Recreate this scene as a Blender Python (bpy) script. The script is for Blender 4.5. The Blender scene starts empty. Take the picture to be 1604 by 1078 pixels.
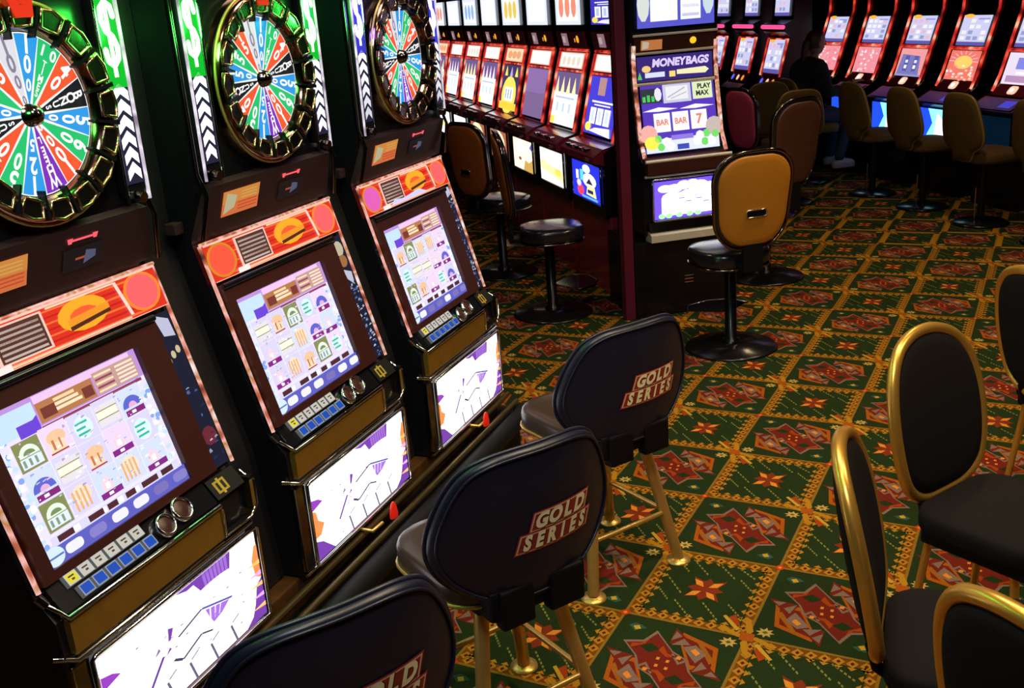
import bpy, math, random
from math import sin, cos, pi, radians, sqrt, atan2
from mathutils import Vector, Matrix
random.seed(7)
SC = bpy.context.scene
COL = SC.collection
# ------------------------------------------------------------------ camera
FPX, YAW, PIT, ROL = 1626.018, -.4933, .3156, -.0778
fw = Vector((sin(YAW)*cos(PIT), cos(YAW)*cos(PIT), -sin(PIT)))
rt = Vector((cos(YAW), -sin(YAW), 0)); upv = rt.cross(fw)
r2 = cos(ROL)*rt + sin(ROL)*upv; u2 = -sin(ROL)*rt + cos(ROL)*upv
cd = bpy.data.cameras.new('camera'); cam = bpy.data.objects.new('camera', cd); COL.objects.link(cam)
cd.sensor_width = 36; cd.lens = FPX*36/1604; cd.clip_start = .05; cd.clip_end = 100
cam.matrix_world = Matrix(((r2.x, u2.x, -fw.x, 0), (r2.y, u2.y, -fw.y, 0), (r2.z, u2.z, -fw.z, 2.0), (0, 0, 0, 1)))
SC.camera = cam
SC.view_settings.view_transform = 'Standard'; SC.view_settings.look = 'None'
SC.view_settings.exposure = 0.0; SC.view_settings.gamma = 1; SC.view_settings.use_curve_mapping = False
# ------------------------------------------------------------------ world, ceiling lamps and added fill lights
W = bpy.data.worlds.new('world'); SC.world = W; W.use_nodes = True
W.node_tree.nodes['Background'].inputs[0].default_value = (.5, .35, .3, 1)
W.node_tree.nodes['Background'].inputs[1].default_value = .006
def area(name, loc, tgt, size, power, color):
    l = bpy.data.lights.new(name, 'AREA'); l.shape = 'DISK'; l.size = size; l.energy = power; l.color = color
    o = bpy.data.objects.new(name, l); COL.objects.link(o); o.location = loc
    o.rotation_euler = (Vector(tgt)-Vector(loc)).to_track_quat('-Z', 'Y').to_euler(); return o
def spot(name, loc, tgt, ang, power, color, size=.12, blend=.6):
    l = bpy.data.lights.new(name, 'SPOT'); l.spot_size = radians(ang); l.spot_blend = blend; l.energy = power; l.color = color; l.shadow_soft_size = size
    o = bpy.data.objects.new(name, l); COL.objects.link(o); o.location = loc
    o.rotation_euler = (Vector(tgt)-Vector(loc)).to_track_quat('-Z', 'Y').to_euler(); return o
WARM = (1, .74, .42)
DOWN = [(-.35, 2.9, 165), (-.9, 1.7, 95), (.9, 3.0, 60), (-.45, 5.4, 200), (-.7, 7.8, 90), (.6, 6.5, 80), (-3.7, 5.3, 55), (-3.1, 8.5, 60)]  # last two added to brighten the rust-backed and plum-backed stools
for i, (x, y, p) in enumerate(DOWN):
    spot('ceiling_downlight_lamp', (x, y, 3.55), (x, y, 0), 105, p, WARM)
area('ceiling_glow_lamp', (-1.3, 3.4, 3.55), (-1.6, 3.0, 0), .7, 22, (1, .86, .72))
area('stool_back_fill', (-.3, .6, 3.5), (-1.2, 2.2, .8), .7, 42, (.86, .9, 1))  # unseen cool fill added to light the rear of the stool backs
area('rim_streak_fill', (1.1, 3.4, 3.5), (0, 2.6, .8), .5, 18, (1, .8, .5))  # unseen soft fill added for streak highlights on the gold rims

# ------------------------------------------------------------------ materials
def nodes(name):
    m = bpy.data.materials.new(name); m.use_nodes = True
    n = m.node_tree.nodes; return m, n, m.node_tree.links, n['Principled BSDF']
def mat(name, col, rough=.5, metal=0., var=.15, scale=40, bump=0., emit=0, ecol=None, coat=0, spec=.5):
    m, n, l, b = nodes(name)
    tx = n.new('ShaderNodeTexCoord'); nz = n.new('ShaderNodeTexNoise'); nz.inputs['Scale'].default_value = scale; nz.inputs['Detail'].default_value = 3
    l.new(tx.outputs['Object'], nz.inputs['Vector'])
    mr = n.new('ShaderNodeMapRange'); mr.inputs['To Min'].default_value = 1-var; mr.inputs['To Max'].default_value = 1+var
    l.new(nz.outputs['Fac'], mr.inputs['Value'])
    mx = n.new('ShaderNodeVectorMath'); mx.operation = 'SCALE'; mx.inputs[0].default_value = col[:3]
    l.new(mr.outputs[0], mx.inputs['Scale']); l.new(mx.outputs[0], b.inputs['Base Color'])
    b.inputs['Roughness'].default_value = rough; b.inputs['Metallic'].default_value = metal
    b.inputs['Specular IOR Level'].default_value = spec
    b.inputs['Coat Weight'].default_value = coat; b.inputs['Coat Roughness'].default_value = .08
    if bump:
        bp = n.new('ShaderNodeBump'); bp.inputs['Strength'].default_value = bump; bp.inputs['Distance'].default_value = .002
        l.new(nz.outputs['Fac'], bp.inputs['Height']); l.new(bp.outputs[0], b.inputs['Normal'])
    if emit:
        b.inputs['Emission Color'].default_value = (*(ecol or col)[:3], 1); b.inputs['Emission Strength'].default_value = emit
    return m
def art_mat(name, emit=0., rough=.25, metal=0, grain=0., gscale=300, coat=0, spec=.4, var=.25):
    """colour read from the mesh's own colour attribute: printed (emit=0) or back-lit"""
    m, n, l, b = nodes(name)
    a = n.new('ShaderNodeVertexColor'); a.layer_name = 'Col'
    out = a.outputs['Color']
    if grain:
        tx = n.new('ShaderNodeTexCoord'); nz = n.new('ShaderNodeTexNoise'); nz.inputs['Scale'].default_value = gscale; nz.inputs['Detail'].default_value = 2
        l.new(tx.outputs['Object'], nz.inputs['Vector'])
        mr = n.new('ShaderNodeMapRange'); mr.inputs['To Min'].default_value = 1-var*2; mr.inputs['To Max'].default_value = 1+var*2
        l.new(nz.outputs['Fac'], mr.inputs['Value'])
        mx = n.new('ShaderNodeVectorMath'); mx.operation = 'SCALE'; l.new(out, mx.inputs[0]); l.new(mr.outputs[0], mx.inputs['Scale']); out = mx.outputs[0]
        bp = n.new('ShaderNodeBump'); bp.inputs['Strength'].default_value = grain; bp.inputs['Distance'].default_value = .003
        l.new(nz.outputs['Fac'], bp.inputs['Height']); l.new(bp.outputs[0], b.inputs['Normal'])
    b.inputs['Roughness'].default_value = rough; b.inputs['Metallic'].default_value = metal; b.inputs['Coat Weight'].default_value = coat
    b.inputs['Specular IOR Level'].default_value = spec
    if emit:
        b.inputs['Base Color'].default_value = (.01, .01, .01, 1)
        l.new(out, b.inputs['Emission Color']); b.inputs['Emission Strength'].default_value = emit
    else: l.new(out, b.inputs['Base Color'])
    return m
def lit(name, stops, scale):
    m, n, l, b = nodes(name); tx = n.new('ShaderNodeTexCoord'); nz = n.new('ShaderNodeTexNoise'); nz.inputs['Scale'].default_value = scale; nz.inputs['Detail'].default_value = 1
    l.new(tx.outputs['Object'], nz.inputs['Vector']); cr = n.new('ShaderNodeValToRGB'); e = cr.color_ramp.elements
    e[0].position, e[0].color = stops[0][0], (*stops[0][1], 1); e[1].position, e[1].color = stops[-1][0], (*stops[-1][1], 1)
    for p_, c_ in stops[1:-1]: q = e.new(p_); q.color = (*c_, 1)
    l.new(nz.outputs['Fac'], cr.inputs['Fac']); l.new(cr.outputs['Color'], b.inputs['Emission Color']); b.inputs['Emission Strength'].default_value = 1
    b.inputs['Base Color'].default_value = (.15, .06, .05, 1); b.inputs['Roughness'].default_value = .15; b.inputs['Metallic'].default_value = .5
    return m
M = dict(
 black=mat('black_cabinet', (.006, .006, .008), .22, 0, .3, 20, .02, spec=.35),
 matte=mat('matte_black', (.003, .003, .004), .6, 0, .3, 60, .1, spec=.2),
 brown=mat('brown_plastic', (.028, .012, .014), .45, 0, .2, 90, .1),
 bezel=mat('bezel_brown', (.05, .011, .009), .4, 0, .2, 60, .05),
 gold=mat('brass', (.70, .46, .13), .34, .72, .12, 30, .02),
 goldp=mat('gold_frame', (.92, .5, .09), .3, .78, .06, 8, 0),
 bronze=mat('bronze_panel', (.36, .2, .03), .32, .6, .2, 14, .03),
 chrome=mat('chrome', (.8, .8, .82), .12, 1, .1, 20, .02),
 dchrome=mat('dark_chrome', (.25, .22, .2), .14, 1, .4, 14, .1),
 wframe=mat('window_bronze', (.62, .4, .24), .22, 1, .4, 12, .05), mirror2=mat('grey_mirror', (.4, .4, .38), .2, 1, .5, 30, .2),
 mirror=mat('mirror_strip', (.35, .42, .6), .08, 1, .8, 30, .3),
 ring=mat('bronze_mirror', (.34, .2, .13), .12, 1, .6, 9, .25),
 char=mat('charcoal_panel', (.011, .010, .012), .4, 0, .2, 10, .03),
 gloss=mat('glossy_vinyl', (.012, .012, .018), .2, 0, .2, 60, .04, spec=.7),
 vinylb=mat('brown_back_vinyl', (.07, .022, .012), .5, 0, .2, 60, .05),
 vinyl=mat('black_vinyl', (.009, .011, .026), .36, 0, .2, 120, .06, spec=.5),
 vbrown=mat('brown_vinyl', (.05, .03, .022), .3, 0, .2, 60, .06, spec=.6),
 fabric=mat('black_fabric', (.009, .0075, .008), .9, 0, .5, 500, .4, spec=.15),
 tan=mat('tan_fabric', (.10, .055, .014), .85, 0, .3, 200, .3, spec=.2),
 tanpipe=mat('gold_piping', (.3, .19, .05), .4, .3, .2, 100, .05),
 amber=mat('amber_vinyl', (.52, .2, .018), .4, 0, .12, 60, .05),
 rust=mat('rust_vinyl', (.26, .07, .012), .4, 0, .2, 60, .05),
 redgloss=mat('red_gloss', (.22, .018, .035), .2, 0, .2, 20, .02, coat=.5),
 redtrim=lit('red_lit_trim', [(.3, (.10, .002, .003)), (.45, (.6, .02, .015)), (.58, (.95, .10, .05)), (.72, (1, .5, .32))], 9),
 pinktrim=lit('pink_tube_and_glint', [(.3, (.05, .012, .01)), (.42, (.5, .13, .06)), (.52, (.95, .5, .45)), (.6, (.5, .2, .06)), (.75, (1, .85, .85))], 16),  # lit tubes on the end machine; painted reflections on the chrome slant edges
 magenta=mat('magenta_lit_trim', (.9, .1, .3), .2, 0, .2, 12, 0, emit=1.1, ecol=(1, .08, .3)),
 tube=lit('lilac_lit_tube', [(.3, (.25, .2, .3)), (.45, (.9, .85, .95)), (.6, (.5, .42, .55)), (.75, (1, 1, 1))], 14),
 panelred=mat('dark_red_panel', (.12, .008, .03), .4, 0, .2, 10, .05),
 redtag=mat('red_plastic', (.8, .02, .01), .3, 0, .1, 40, .02, emit=.12, ecol=(1, .03, .01)),
 pale=mat('pale_plastic', (.62, .45, .45), .4, 0, .1, 40, .02),
 wall=mat('wall_dark', (.004, .003, .003), .95, 0, .3, 6, .1),
 ceil=mat('ceiling_dark', (.05, .04, .035), .9, 0, .3, 12, .2),
 lamp=mat('lamp_lens', (1, .9, .7), .5, 0, .05, 20, 0, emit=4, ecol=(1, .8, .5)),
 wood=mat('plinth_laminate', (.07, .028, .007), .35, 0, .7, 22, .15), rail=mat('dark_rail', (.12, .085, .035), .3, .7, .3, 14, .03), alu=mat('pale_metal', (.75, .68, .58), .4, .2, .1, 30, .03), plum=mat('plum_vinyl', (.5, .06, .14), .5, 0, .2, 50, .05),
 skin=mat('skin', (.35, .16, .11), .5, 0, .1, 60, .03),
 hair=mat('brown_hair', (.05, .018, .008), .5, 0, .4, 160, .3),
 jacket=mat('black_jacket', (.003, .0025, .0035), .9, 0, .3, 120, .2),
 jeans=mat('blue_jeans', (.012, .02, .06), .85, 0, .3, 300, .2),
 shoe=mat('pale_shoe', (.25, .22, .3), .6, 0, .2, 90, .1),
 A1=art_mat('backlit_art', 1.05), A2=art_mat('backlit_bright', 2.0), AB=art_mat('backlit_medium', 1.5), A3=art_mat('backlit_glare', 3.2),
 AD=art_mat('backlit_dim', .62), P=art_mat('printed_art', 0, .4), C=art_mat('carpet', 0, .95, 0, .7, 420, spec=.05, var=.3),
 btn=art_mat('lit_buttons', .8, .2))

# ------------------------------------------------------------------ helpers
def new_mesh(name, vs, fs, m, smooth=False, colors=None):
    me = bpy.data.meshes.new(name); me.from_pydata([tuple(v) for v in vs], [], fs)
    if colors is not None:
        at = me.color_attributes.new('Col', 'FLOAT_COLOR', 'CORNER'); buf = []
        for p in me.polygons:
            c = colors[p.index]; buf += [c[0], c[1], c[2], 1.]*p.loop_total
        at.data.foreach_set('color', buf)
    if smooth is True: me.polygons.foreach_set('use_smooth', [True]*len(me.polygons))
    elif smooth: me.polygons.foreach_set('use_smooth', smooth)
    me.materials.append(m if not isinstance(m, str) else M[m]); me.update(); return me
def link(name, me, parent=None):
    o = bpy.data.objects.new(name, me); COL.objects.link(o)
    if parent is not None: o.parent = parent
    return o
def tag(o, label, cat, group=None):
    o['label'] = label; o['category'] = cat
    if group: o['group'] = group
    return o
def thing(name, label, cat, loc=(0, 0, 0), rz=0, group=None):
    o = bpy.data.objects.new(name, None); COL.objects.link(o); o.empty_display_size = .1
    o.location = loc; o.rotation_euler = (0, 0, rz); return tag(o, label, cat, group)
def struct(name, me):
    o = link(name, me); o['kind'] = 'structure'; return o
def copy_tree(o, parent=None):
    c = o.copy(); COL.objects.link(c)
    if parent is not None: c.parent = parent
    for k in sorted(o.children, key=lambda q: q.name): copy_tree(k, c)
    return c
class MB:
    def __init__(s): s.v = []; s.f = []; s.sm = []
    def add(s, vs, fs, smooth=False):
        b = len(s.v); s.v += [Vector(v) for v in vs]; s.f += [tuple(i+b for i in f) for f in fs]; s.sm += [smooth]*len(fs); return s
    def box(s, x0, x1, y0, y1, z0, z1, b=0.):
        """box with chamfered edges"""
        b = min(b, (x1-x0)*.49, (y1-y0)*.49, (z1-z0)*.49)
        if b <= 0:
            return s.add([(x, y, z) for z in (z0, z1) for y in (y0, y1) for x in (x0, x1)], [(0, 2, 3, 1), (4, 5, 7, 6), (0, 1, 5, 4), (2, 6, 7, 3), (0, 4, 6, 2), (1, 3, 7, 5)])
        import bmesh
        bm = bmesh.new(); bmesh.ops.create_cube(bm, size=1)
        for v in bm.verts: v.co = Vector(((x0+x1)/2+v.co.x*(x1-x0), (y0+y1)/2+v.co.y*(y1-y0), (z0+z1)/2+v.co.z*(z1-z0)))
        bmesh.ops.bevel(bm, geom=bm.edges[:], offset=b, segments=2, profile=.6, affect='EDGES')
        bm.verts.index_update(); s.add([v.co.copy() for v in bm.verts], [tuple(v.index for v in f.verts) for f in bm.faces]); bm.free(); return s
    def prism(s, prof, x0, x1):
        """profile of (y,z) extruded along x"""
        n = len(prof); vs = [(x0, y, z) for y, z in prof]+[(x1, y, z) for y, z in prof]
        ar = sum(prof[i][0]*prof[(i+1) % n][1]-prof[(i+1) % n][0]*prof[i][1] for i in range(n))
        fs = [tuple(range(n)), tuple(range(2*n-1, n-1, -1))]+[(i, i+n, (i+1) % n+n, (i+1) % n) for i in range(n)]
        if ar > 0: fs = [f[::-1] for f in fs]
        return s.add(vs, fs)
    def prismz(s, prof, z0, z1):
        n = len(prof); vs = [(x, y, z0) for x, y in prof]+[(x, y, z1) for x, y in prof]
        return s.add(vs, [tuple(range(n-1, -1, -1)), tuple(range(n, 2*n))]+[(i, (i+1) % n, (i+1) % n+n, i+n) for i in range(n)])
    def tube(s, pts, r, n=8, closed=False, caps=True, flat=1.):
        pts = [Vector(p) for p in pts]; N = len(pts); rings = []; prev = None
        rr = r if isinstance(r, (list, tuple)) else [r]*N
        for i, p in enumerate(pts):
            if closed: t = (pts[(i+1) % N]-pts[i-1])
            else: t = pts[min(i+1, N-1)]-pts[max(i-1, 0)]
            t.normalize()
            if prev is None:
                a = Vector((0, 0, 1)) if abs(t.z) < .9 else Vector((1, 0, 0)); u = t.cross(a).normalized()
            else: u = (prev-t*prev.dot(t)).normalized()
            prev = u; w = t.cross(u)
            rings.append([p+rr[i]*(cos(2*pi*k/n)*u+flat*sin(2*pi*k/n)*w) for k in range(n)])
        vs = [v for R in rings for v in R]; fs = []
        for i in range(N if closed else N-1):
            j = (i+1) % N
            for k in range(n): fs.append((i*n+k, i*n+(k+1) % n, j*n+(k+1) % n, j*n+k))
        s.add(vs, fs, True)
        if caps and not closed:
            s.add(rings[0], [tuple(range(n-1, -1, -1))]); s.add(rings[-1], [tuple(range(n))])
        return s
    def lathe(s, prof, c=(0, 0, 0), n=32, axis='z', smooth=True):
        """prof (r,h)"""
        vs = []; c = Vector(c)
        for r, h in prof:
            for k in range(n):
                a = 2*pi*k/n
                p = Vector((r*cos(a), r*sin(a), h)) if axis == 'z' else Vector((r*cos(a), -h, r*sin(a))) if axis == 'y' else Vector((h, r*cos(a), r*sin(a)))
                vs.append(c+p)
        fs = [(i*n+k, i*n+(k+1) % n, (i+1)*n+(k+1) % n, (i+1)*n+k) for i in range(len(prof)-1) for k in range(n)]
        return s.add(vs, fs, smooth)
    def build(s, name, m, parent=None, label=None):
        o = link(name, new_mesh(name, s.v, s.f, m, s.sm), parent)
        if label: o['label'] = label
        return o
_GL = {}
def glyph(t, bold=0.):
    k = (t, bold)
    if k not in _GL:
        c = bpy.data.curves.new('letters', 'FONT'); c.body = t; c.size = 1; c.align_x = 'CENTER'; c.align_y = 'CENTER'; c.offset = bold; c.resolution_u = 3; c.fill_mode = 'FRONT'
        o = bpy.data.objects.new('letters', c); me = bpy.data.meshes.new_from_object(o)
        _GL[k] = ([(v.co.x, v.co.y) for v in me.vertices], [tuple(p.vertices) for p in me.polygons])
        bpy.data.objects.remove(o); bpy.data.meshes.remove(me); bpy.data.curves.remove(c)
    return _GL[k]
class Art:
    """flat art: coloured polygons, each later one a hair in front"""
    def __init__(s, eps=.00035): s.v = []; s.f = []; s.c = []; s.l = 0; s.eps = eps
    def poly(s, pts, col, lay=None):
        if lay is None: s.l += 1; lay = s.l
        b = len(s.v); s.v += [(x, y, lay) for x, y in pts]; s.f.append(tuple(range(b, b+len(pts)))); s.c.append(col)
    def rect(s, x0, y0, x1, y1, col, lay=None): s.poly([(x0, y0), (x1, y0), (x1, y1), (x0, y1)], col, lay)
    def ell(s, cx, cy, rx, ry, col, n=20, a0=0, a1=2*pi, lay=None):
        full = a1-a0 > 6.28
        p = [(cx+rx*cos(a0+(a1-a0)*k/(n if full else n-1)), cy+ry*sin(a0+(a1-a0)*k/(n if full else n-1))) for k in range(n)]
        s.poly(p, col, lay)
    def line(s, a, b, w, col, lay=None, asp=1.):
        dx, dy = b[0]-a[0], (b[1]-a[1])*asp; L = sqrt(dx*dx+dy*dy) or 1; nx, ny = -dy/L*w/2, dx/L*w/2/asp
        s.poly([(a[0]+nx, a[1]+ny), (a[0]-nx, a[1]-ny), (b[0]-nx, b[1]-ny), (b[0]+nx, b[1]+ny)], col, lay)
    def text(s, t, cx, cy, sx, sy, col, ang=0, shear=0, bold=.02, lay=None):
        V, F = glyph(t, bold)
        if lay is None: s.l += 1; lay = s.l
        b = len(s.v); ca, sa = cos(ang), sin(ang)
        for x, y in V:
            x = (x+shear*y)*sx; y = y*sy; s.v.append((cx+x*ca-y*sa, cy+x*sa+y*ca, lay))
        for f in F: s.f.append(tuple(i+b for i in f)); s.c.append(col)
    def build(s, name, fr, m, parent=None, label=None, fn=None):
        """fr = (origin, U, V) : art (0..1,0..1) stretched over U,V; normal U x V"""
        if fn is None:
            o, U, V = [Vector(q) for q in fr]; N = U.cross(V).normalized()
            vs = [o+U*x+V*y+N*(l*s.eps) for x, y, l in s.v]
        else: vs = [fn(x, y, l*s.eps) for x, y, l in s.v]
        ob = link(name, new_mesh(name, vs, s.f, m, False, s.c), parent)
        if label: ob['label'] = label
        return ob
def lerp(a, b, t): return a+(b-a)*t
def prof_at(prof, z):
    """y and tangent at height z on a front profile list (y,z) going up"""
    for (y0, z0), (y1, z1) in zip(prof, prof[1:]):
        if z0-1e-6 <= z <= z1+1e-6 and z1 > z0: return lerp(y0, y1, (z-z0)/(z1-z0))
    return prof[-1][0]
def on_prof(prof, x0, x1, z0, z1, off=.004):
    """frame for a panel lying on the profile, lifted off it"""
    a = Vector((0, prof_at(prof, z0), z0)); b = Vector((0, prof_at(prof, z1), z1)); V = b-a
    N = Vector((1, 0, 0)).cross(V).normalized()
    return (Vector((x0, 0, 0))+a+N*off, Vector((x1-x0, 0, 0)), V)
def slab(mb, fr, t):
    """thin slab under an art frame, thickness t behind"""
    o, U, V = fr; N = Vector(U).cross(Vector(V)).normalized(); q = [o, o+U, o+U+V, o+V]; q2 = [p-N*t for p in q]
    return mb.add(q+q2, [(0, 1, 2, 3), (7, 6, 5, 4), (0, 4, 5, 1), (1, 5, 6, 2), (2, 6, 7, 3), (3, 7, 4, 0)])
def rrect(w, h, r, n=6, cx=0, cy=0):
    p = []
    for qx, qy, a in ((1, 1, 0), (-1, 1, 90), (-1, -1, 180), (1, -1, 270)):
        for k in range(n+1):
            t = radians(a+90*k/n); p.append((cx+qx*(w/2-r)+r*cos(t), cy+qy*(h/2-r)+r*sin(t)))
    return p
def cushion(mb, outline, z0, z1, crown=.015, bev=.015):
    """upholstered pad from an (x,y) outline"""
    n = len(outline); cx = sum(p[0] for p in outline)/n; cy = sum(p[1] for p in outline)/n
    rings = [(.97, z0), (1, z0+bev*.7), (1, z1-bev), (.985, z1-bev*.35), (.95, z1), (.8, z1+crown*.5), (.5, z1+crown*.85), (.2, z1+crown)]
    vs = []
    for s_, z in rings: vs += [(cx+(x-cx)*s_, cy+(y-cy)*s_, z) for x, y in outline]
    vs += [(cx, cy, z1+crown), (cx, cy, z0)]; R = len(rings)
    fs = [(i*n+k, i*n+(k+1) % n, (i+1)*n+(k+1) % n, (i+1)*n+k) for i in range(R-1) for k in range(n)]
    fs += [((R-1)*n+k, (R-1)*n+(k+1) % n, R*n) for k in range(n)]+[((k+1) % n, k, R*n+1) for k in range(n)]
    return mb.add(vs, fs, True)
def shell(mb, outline, fn, th, bulge=.01, th0=None):
    """curved padded panel: outline in (w,h); fn(w,h,t)->Vector, t = distance towards rear"""
    n = len(outline); cx = 0; cy = sum(p[1] for p in outline)/n; vs = []; rr = [1, .97, .85, .65, .4, .2]
    for side in (1, -1):
        for s_ in rr:
            t = th/2+bulge*(1-s_**3) if s_ < 1 else th*.3
            vs += [fn(cx+(x-cx)*s_, cy+(y-cy)*s_, side*t) for x, y in outline]
        vs.append(fn(cx, cy, side*(th/2+bulge)))
    R = len(rr); H = R*n+1; fs = []
    for sd in (0, 1):
        b = sd*H
        for i in range(R-1):
            for k in range(n):
                f = (b+i*n+k, b+i*n+(k+1) % n, b+(i+1)*n+(k+1) % n, b+(i+1)*n+k); fs.append(f if sd == 0 else f[::-1])
        for k in range(n):
            f = (b+(R-1)*n+k, b+(R-1)*n+(k+1) % n, b+R*n); fs.append(f if sd == 0 else f[::-1])
    fs += [(k, H+k, H+(k+1) % n, (k+1) % n) for k in range(n)]
    return mb.add(vs, fs, True)

# ------------------------------------------------------------------ floor: the patterned carpet
CA, CB = .41869, .45968; OX, OY = -1.182, 2.865
DG = (.017, .032, .009); DG2 = (.02, .035, .02); GO = (.42, .19, .015); GD = (.17, .055, .006); LY = (.42, .3, .06)
RD = (.15, .017, .009); OR = (.36, .085, .006); GY = (.2, .13, .1); PO = (.68, .24, .03); BR = (.07, .012, .004)
def carpet():
    a = Art(.00012)
    def T(i, j): return lambda pts, rot=0: [((OX+(i+(1-x if rot else x))*CA), (OY+(j+(1-y if rot else y))*CB)) for x, y in pts]
    for i in range(-13, 8):
        for j in range(-7, 27):
            near = j < 12 and i > -7; t = T(i, j)
            Pl = lambda pts, c, lay, rot=0: a.poly(t(pts, rot), c, lay)
            R = lambda x0, y0, x1, y1, c, lay, rot=0: Pl([(x0, y0), (x1, y0), (x1, y1), (x0, y1)], c, lay, rot)
            if (i+j) % 2 == 0:
                R(0, 0, 1, 1, GD, 1); R(.085, .085, .915, .915, DG, 2)
                # chain of squares along the four sides
                if near:
                    for k in range(9):
                        q = .1+k*.1
                        for cx, cy in ((q, .055), (q, .945), (.055, q), (.945, q)):
                            if .03 < cx < .97 and .03 < cy < .97:
                                Pl([(cx-.046, cy-.01), (cx+.01, cy-.046), (cx+.046, cy+.01), (cx-.01, cy+.046)], GO, 3); Pl([(cx-.017, cy), (cx, cy-.02), (cx+.017, cy), (cx, cy+.02)], BR, 4)
                    for k in range(9):
                        q = .1+k*.1
                        for s_ in (0, 1):
                            Pl([(q-.04, .1), (q+.03, .1), (q-.005, .135)], GO, 3, s_); Pl([(.1, q-.04), (.1, q+.03), (.135, q-.005)], GO, 3, s_)
                else:
                    R(.02, .02, .98, .09, GO, 3); R(.02, .91, .98, .98, GO, 3); R(.0, 0, .11, 1, GO, 3); R(.89, 0, 1, 1, GO, 3)
                # dotted diagonals
                for (x0, y0, x1, y1) in ((.12, .62, .34, .38), (.31, .29, .5, .1), (.27, .9, .47, .7), (.5, .9, .7, .71), (.74, .72, .9, .56), (.54, .32, .73, .12), (.74, .36, .9, .2), (.14, .86, .3, .7), (.12, .42, .26, .27), (.66, .9, .86, .76)):
                    n = 6
                    for k in range(n):
                        x = lerp(x0, x1, k/n); y = lerp(y0, y1, k/n); dx = (x1-x0)/n*.62; dy = (y1-y0)/n*.62
                        Pl([(x, y-.009), (x+dx, y+dy-.009), (x+dx+.004, y+dy+.009), (x+.004, y+.009)], (.2, .2, .05), 3)
                # flower
                Pl([(.36, .66), (.46, .61), (.5, .66), (.55, .6), (.65, .66), (.6, .54), (.66, .5), (.6, .47), (.66, .36), (.55, .4), (.5, .34), (.46, .4), (.36, .36), (.41, .46), (.35, .5), (.41, .55)], (.2, .03, .01), 4)
                for sx in (0, 1):
                    for sy in (0, 1):
                        f = lambda x, y: (.5+(x if sx else -x), .5+(y if sy else -y))
                        Pl([f(.02, .03), f(.09, .05), f(.125, .125), f(.05, .1)], PO, 5)
            else:
                R(0, 0, 1, 1, DG2, 1); R(.02, .015, .98, .985, DG, 2)
                for rot in (0, 1):
                    # hexagon half frame
                    Pl([(.1, .48), (.16, .2), (.47, .1), (.47, .2), (.3, .5)], OR, 3, rot); Pl([(.14, .45), (.19, .235), (.45, .145), (.45, .2), (.3, .45)], RD, 4, rot)
                    if near:
                        Pl([(.14, .36), (.3, .17), (.34, .17), (.17, .4)], (.3, .1, .01), 5, rot)
                        Pl([(.27, .42), (.22, .3), (.33, .22), (.42, .27)], GY, 6, rot); Pl([(.29, .34), (.27, .3), (.32, .26), (.35, .29)], PO, 7, rot)
                    else: Pl([(.24, .4), (.22, .3), (.33, .22), (.42, .27)], (.4, .2, .06), 6, rot)
                    # saw-tooth arms
                    Pl([(.03, .55), (.28, .52), (.22, .37), (.12, .46)], RD, 5, rot); Pl([(.34, .24), (.53, .26), (.54, .06), (.46, .13)], RD, 5, rot)
                    for tr in (((.07, .52), (.17, .53), (.13, .47)), ((.17, .45), (.26, .52), (.23, .39)), ((.37, .23), (.51, .27), (.44, .17)), ((.46, .15), (.53, .22), (.525, .1))): Pl(tr, GY, 6, rot)
                # star body
                S = [(.12, .67), (.27, .72), (.33, .86), (.45, .74), (.53, .66), (.66, .6), (.73, .47)]
                S = S+[(1-x, 1-y) for x, y in S]; Pl(S, GY, 7); cx = cy = .5
                Pl([(cx+(x-cx)*.91, cy+(y-cy)*.91) for x, y in S], RD, 8)
                for rot in (0, 1):
                    Pl([(.27, .64), (.34, .7), (.43, .65), (.36, .59)], DG, 9, rot)
                    R(.385, .385, .42, .42, PO, 10, rot)
                    Pl([(.2, .66), (.26, .67), (.31, .74), (.3, .68), (.2, .6)], (.32, .05, .006), 9, rot); Pl([(.44, .7), (.5, .62), (.58, .6), (.5, .58), (.42, .64)], (.32, .05, .006), 9, rot)
                    if near:
                        Pl([(.33, .42), (.385, .48), (.47, .38), (.46, .36), (.385, .45), (.345, .4)], GY, 9, rot); R(.44, .53, .465, .56, PO, 10, rot); R(.455, .45, .48, .48, PO, 10, rot)
                    # teal rosette, cream rosette
                    Pl([(.09, .86), (.13, .83), (.16, .8), (.2, .84), (.24, .86), (.19, .89), (.13, .9)], (.03, .09, .07), 5, rot); Pl([(.13, .86), (.16, .82), (.2, .84), (.17, .88)], (.5, .3, .02), 6, rot)
                    pts = []
                    for k in range(16):
                        an = 2*pi*k/16; r_ = .075 if k % 2 == 0 else .04; pts.append((.115+r_*cos(an), .1+r_*.85*sin(an)))
                    Pl(pts, (.5, .33, .09), 5, rot); Pl([(.09, .1), (.115, .08), (.14, .1), (.115, .12)], (.08, .12, .02), 6, rot)
            # lattice
            w = .012; R(-w, 0, w, 1, (.24, .13, .015), 11); R(0, -w, 1, w, (.24, .13, .015), 11)
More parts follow.
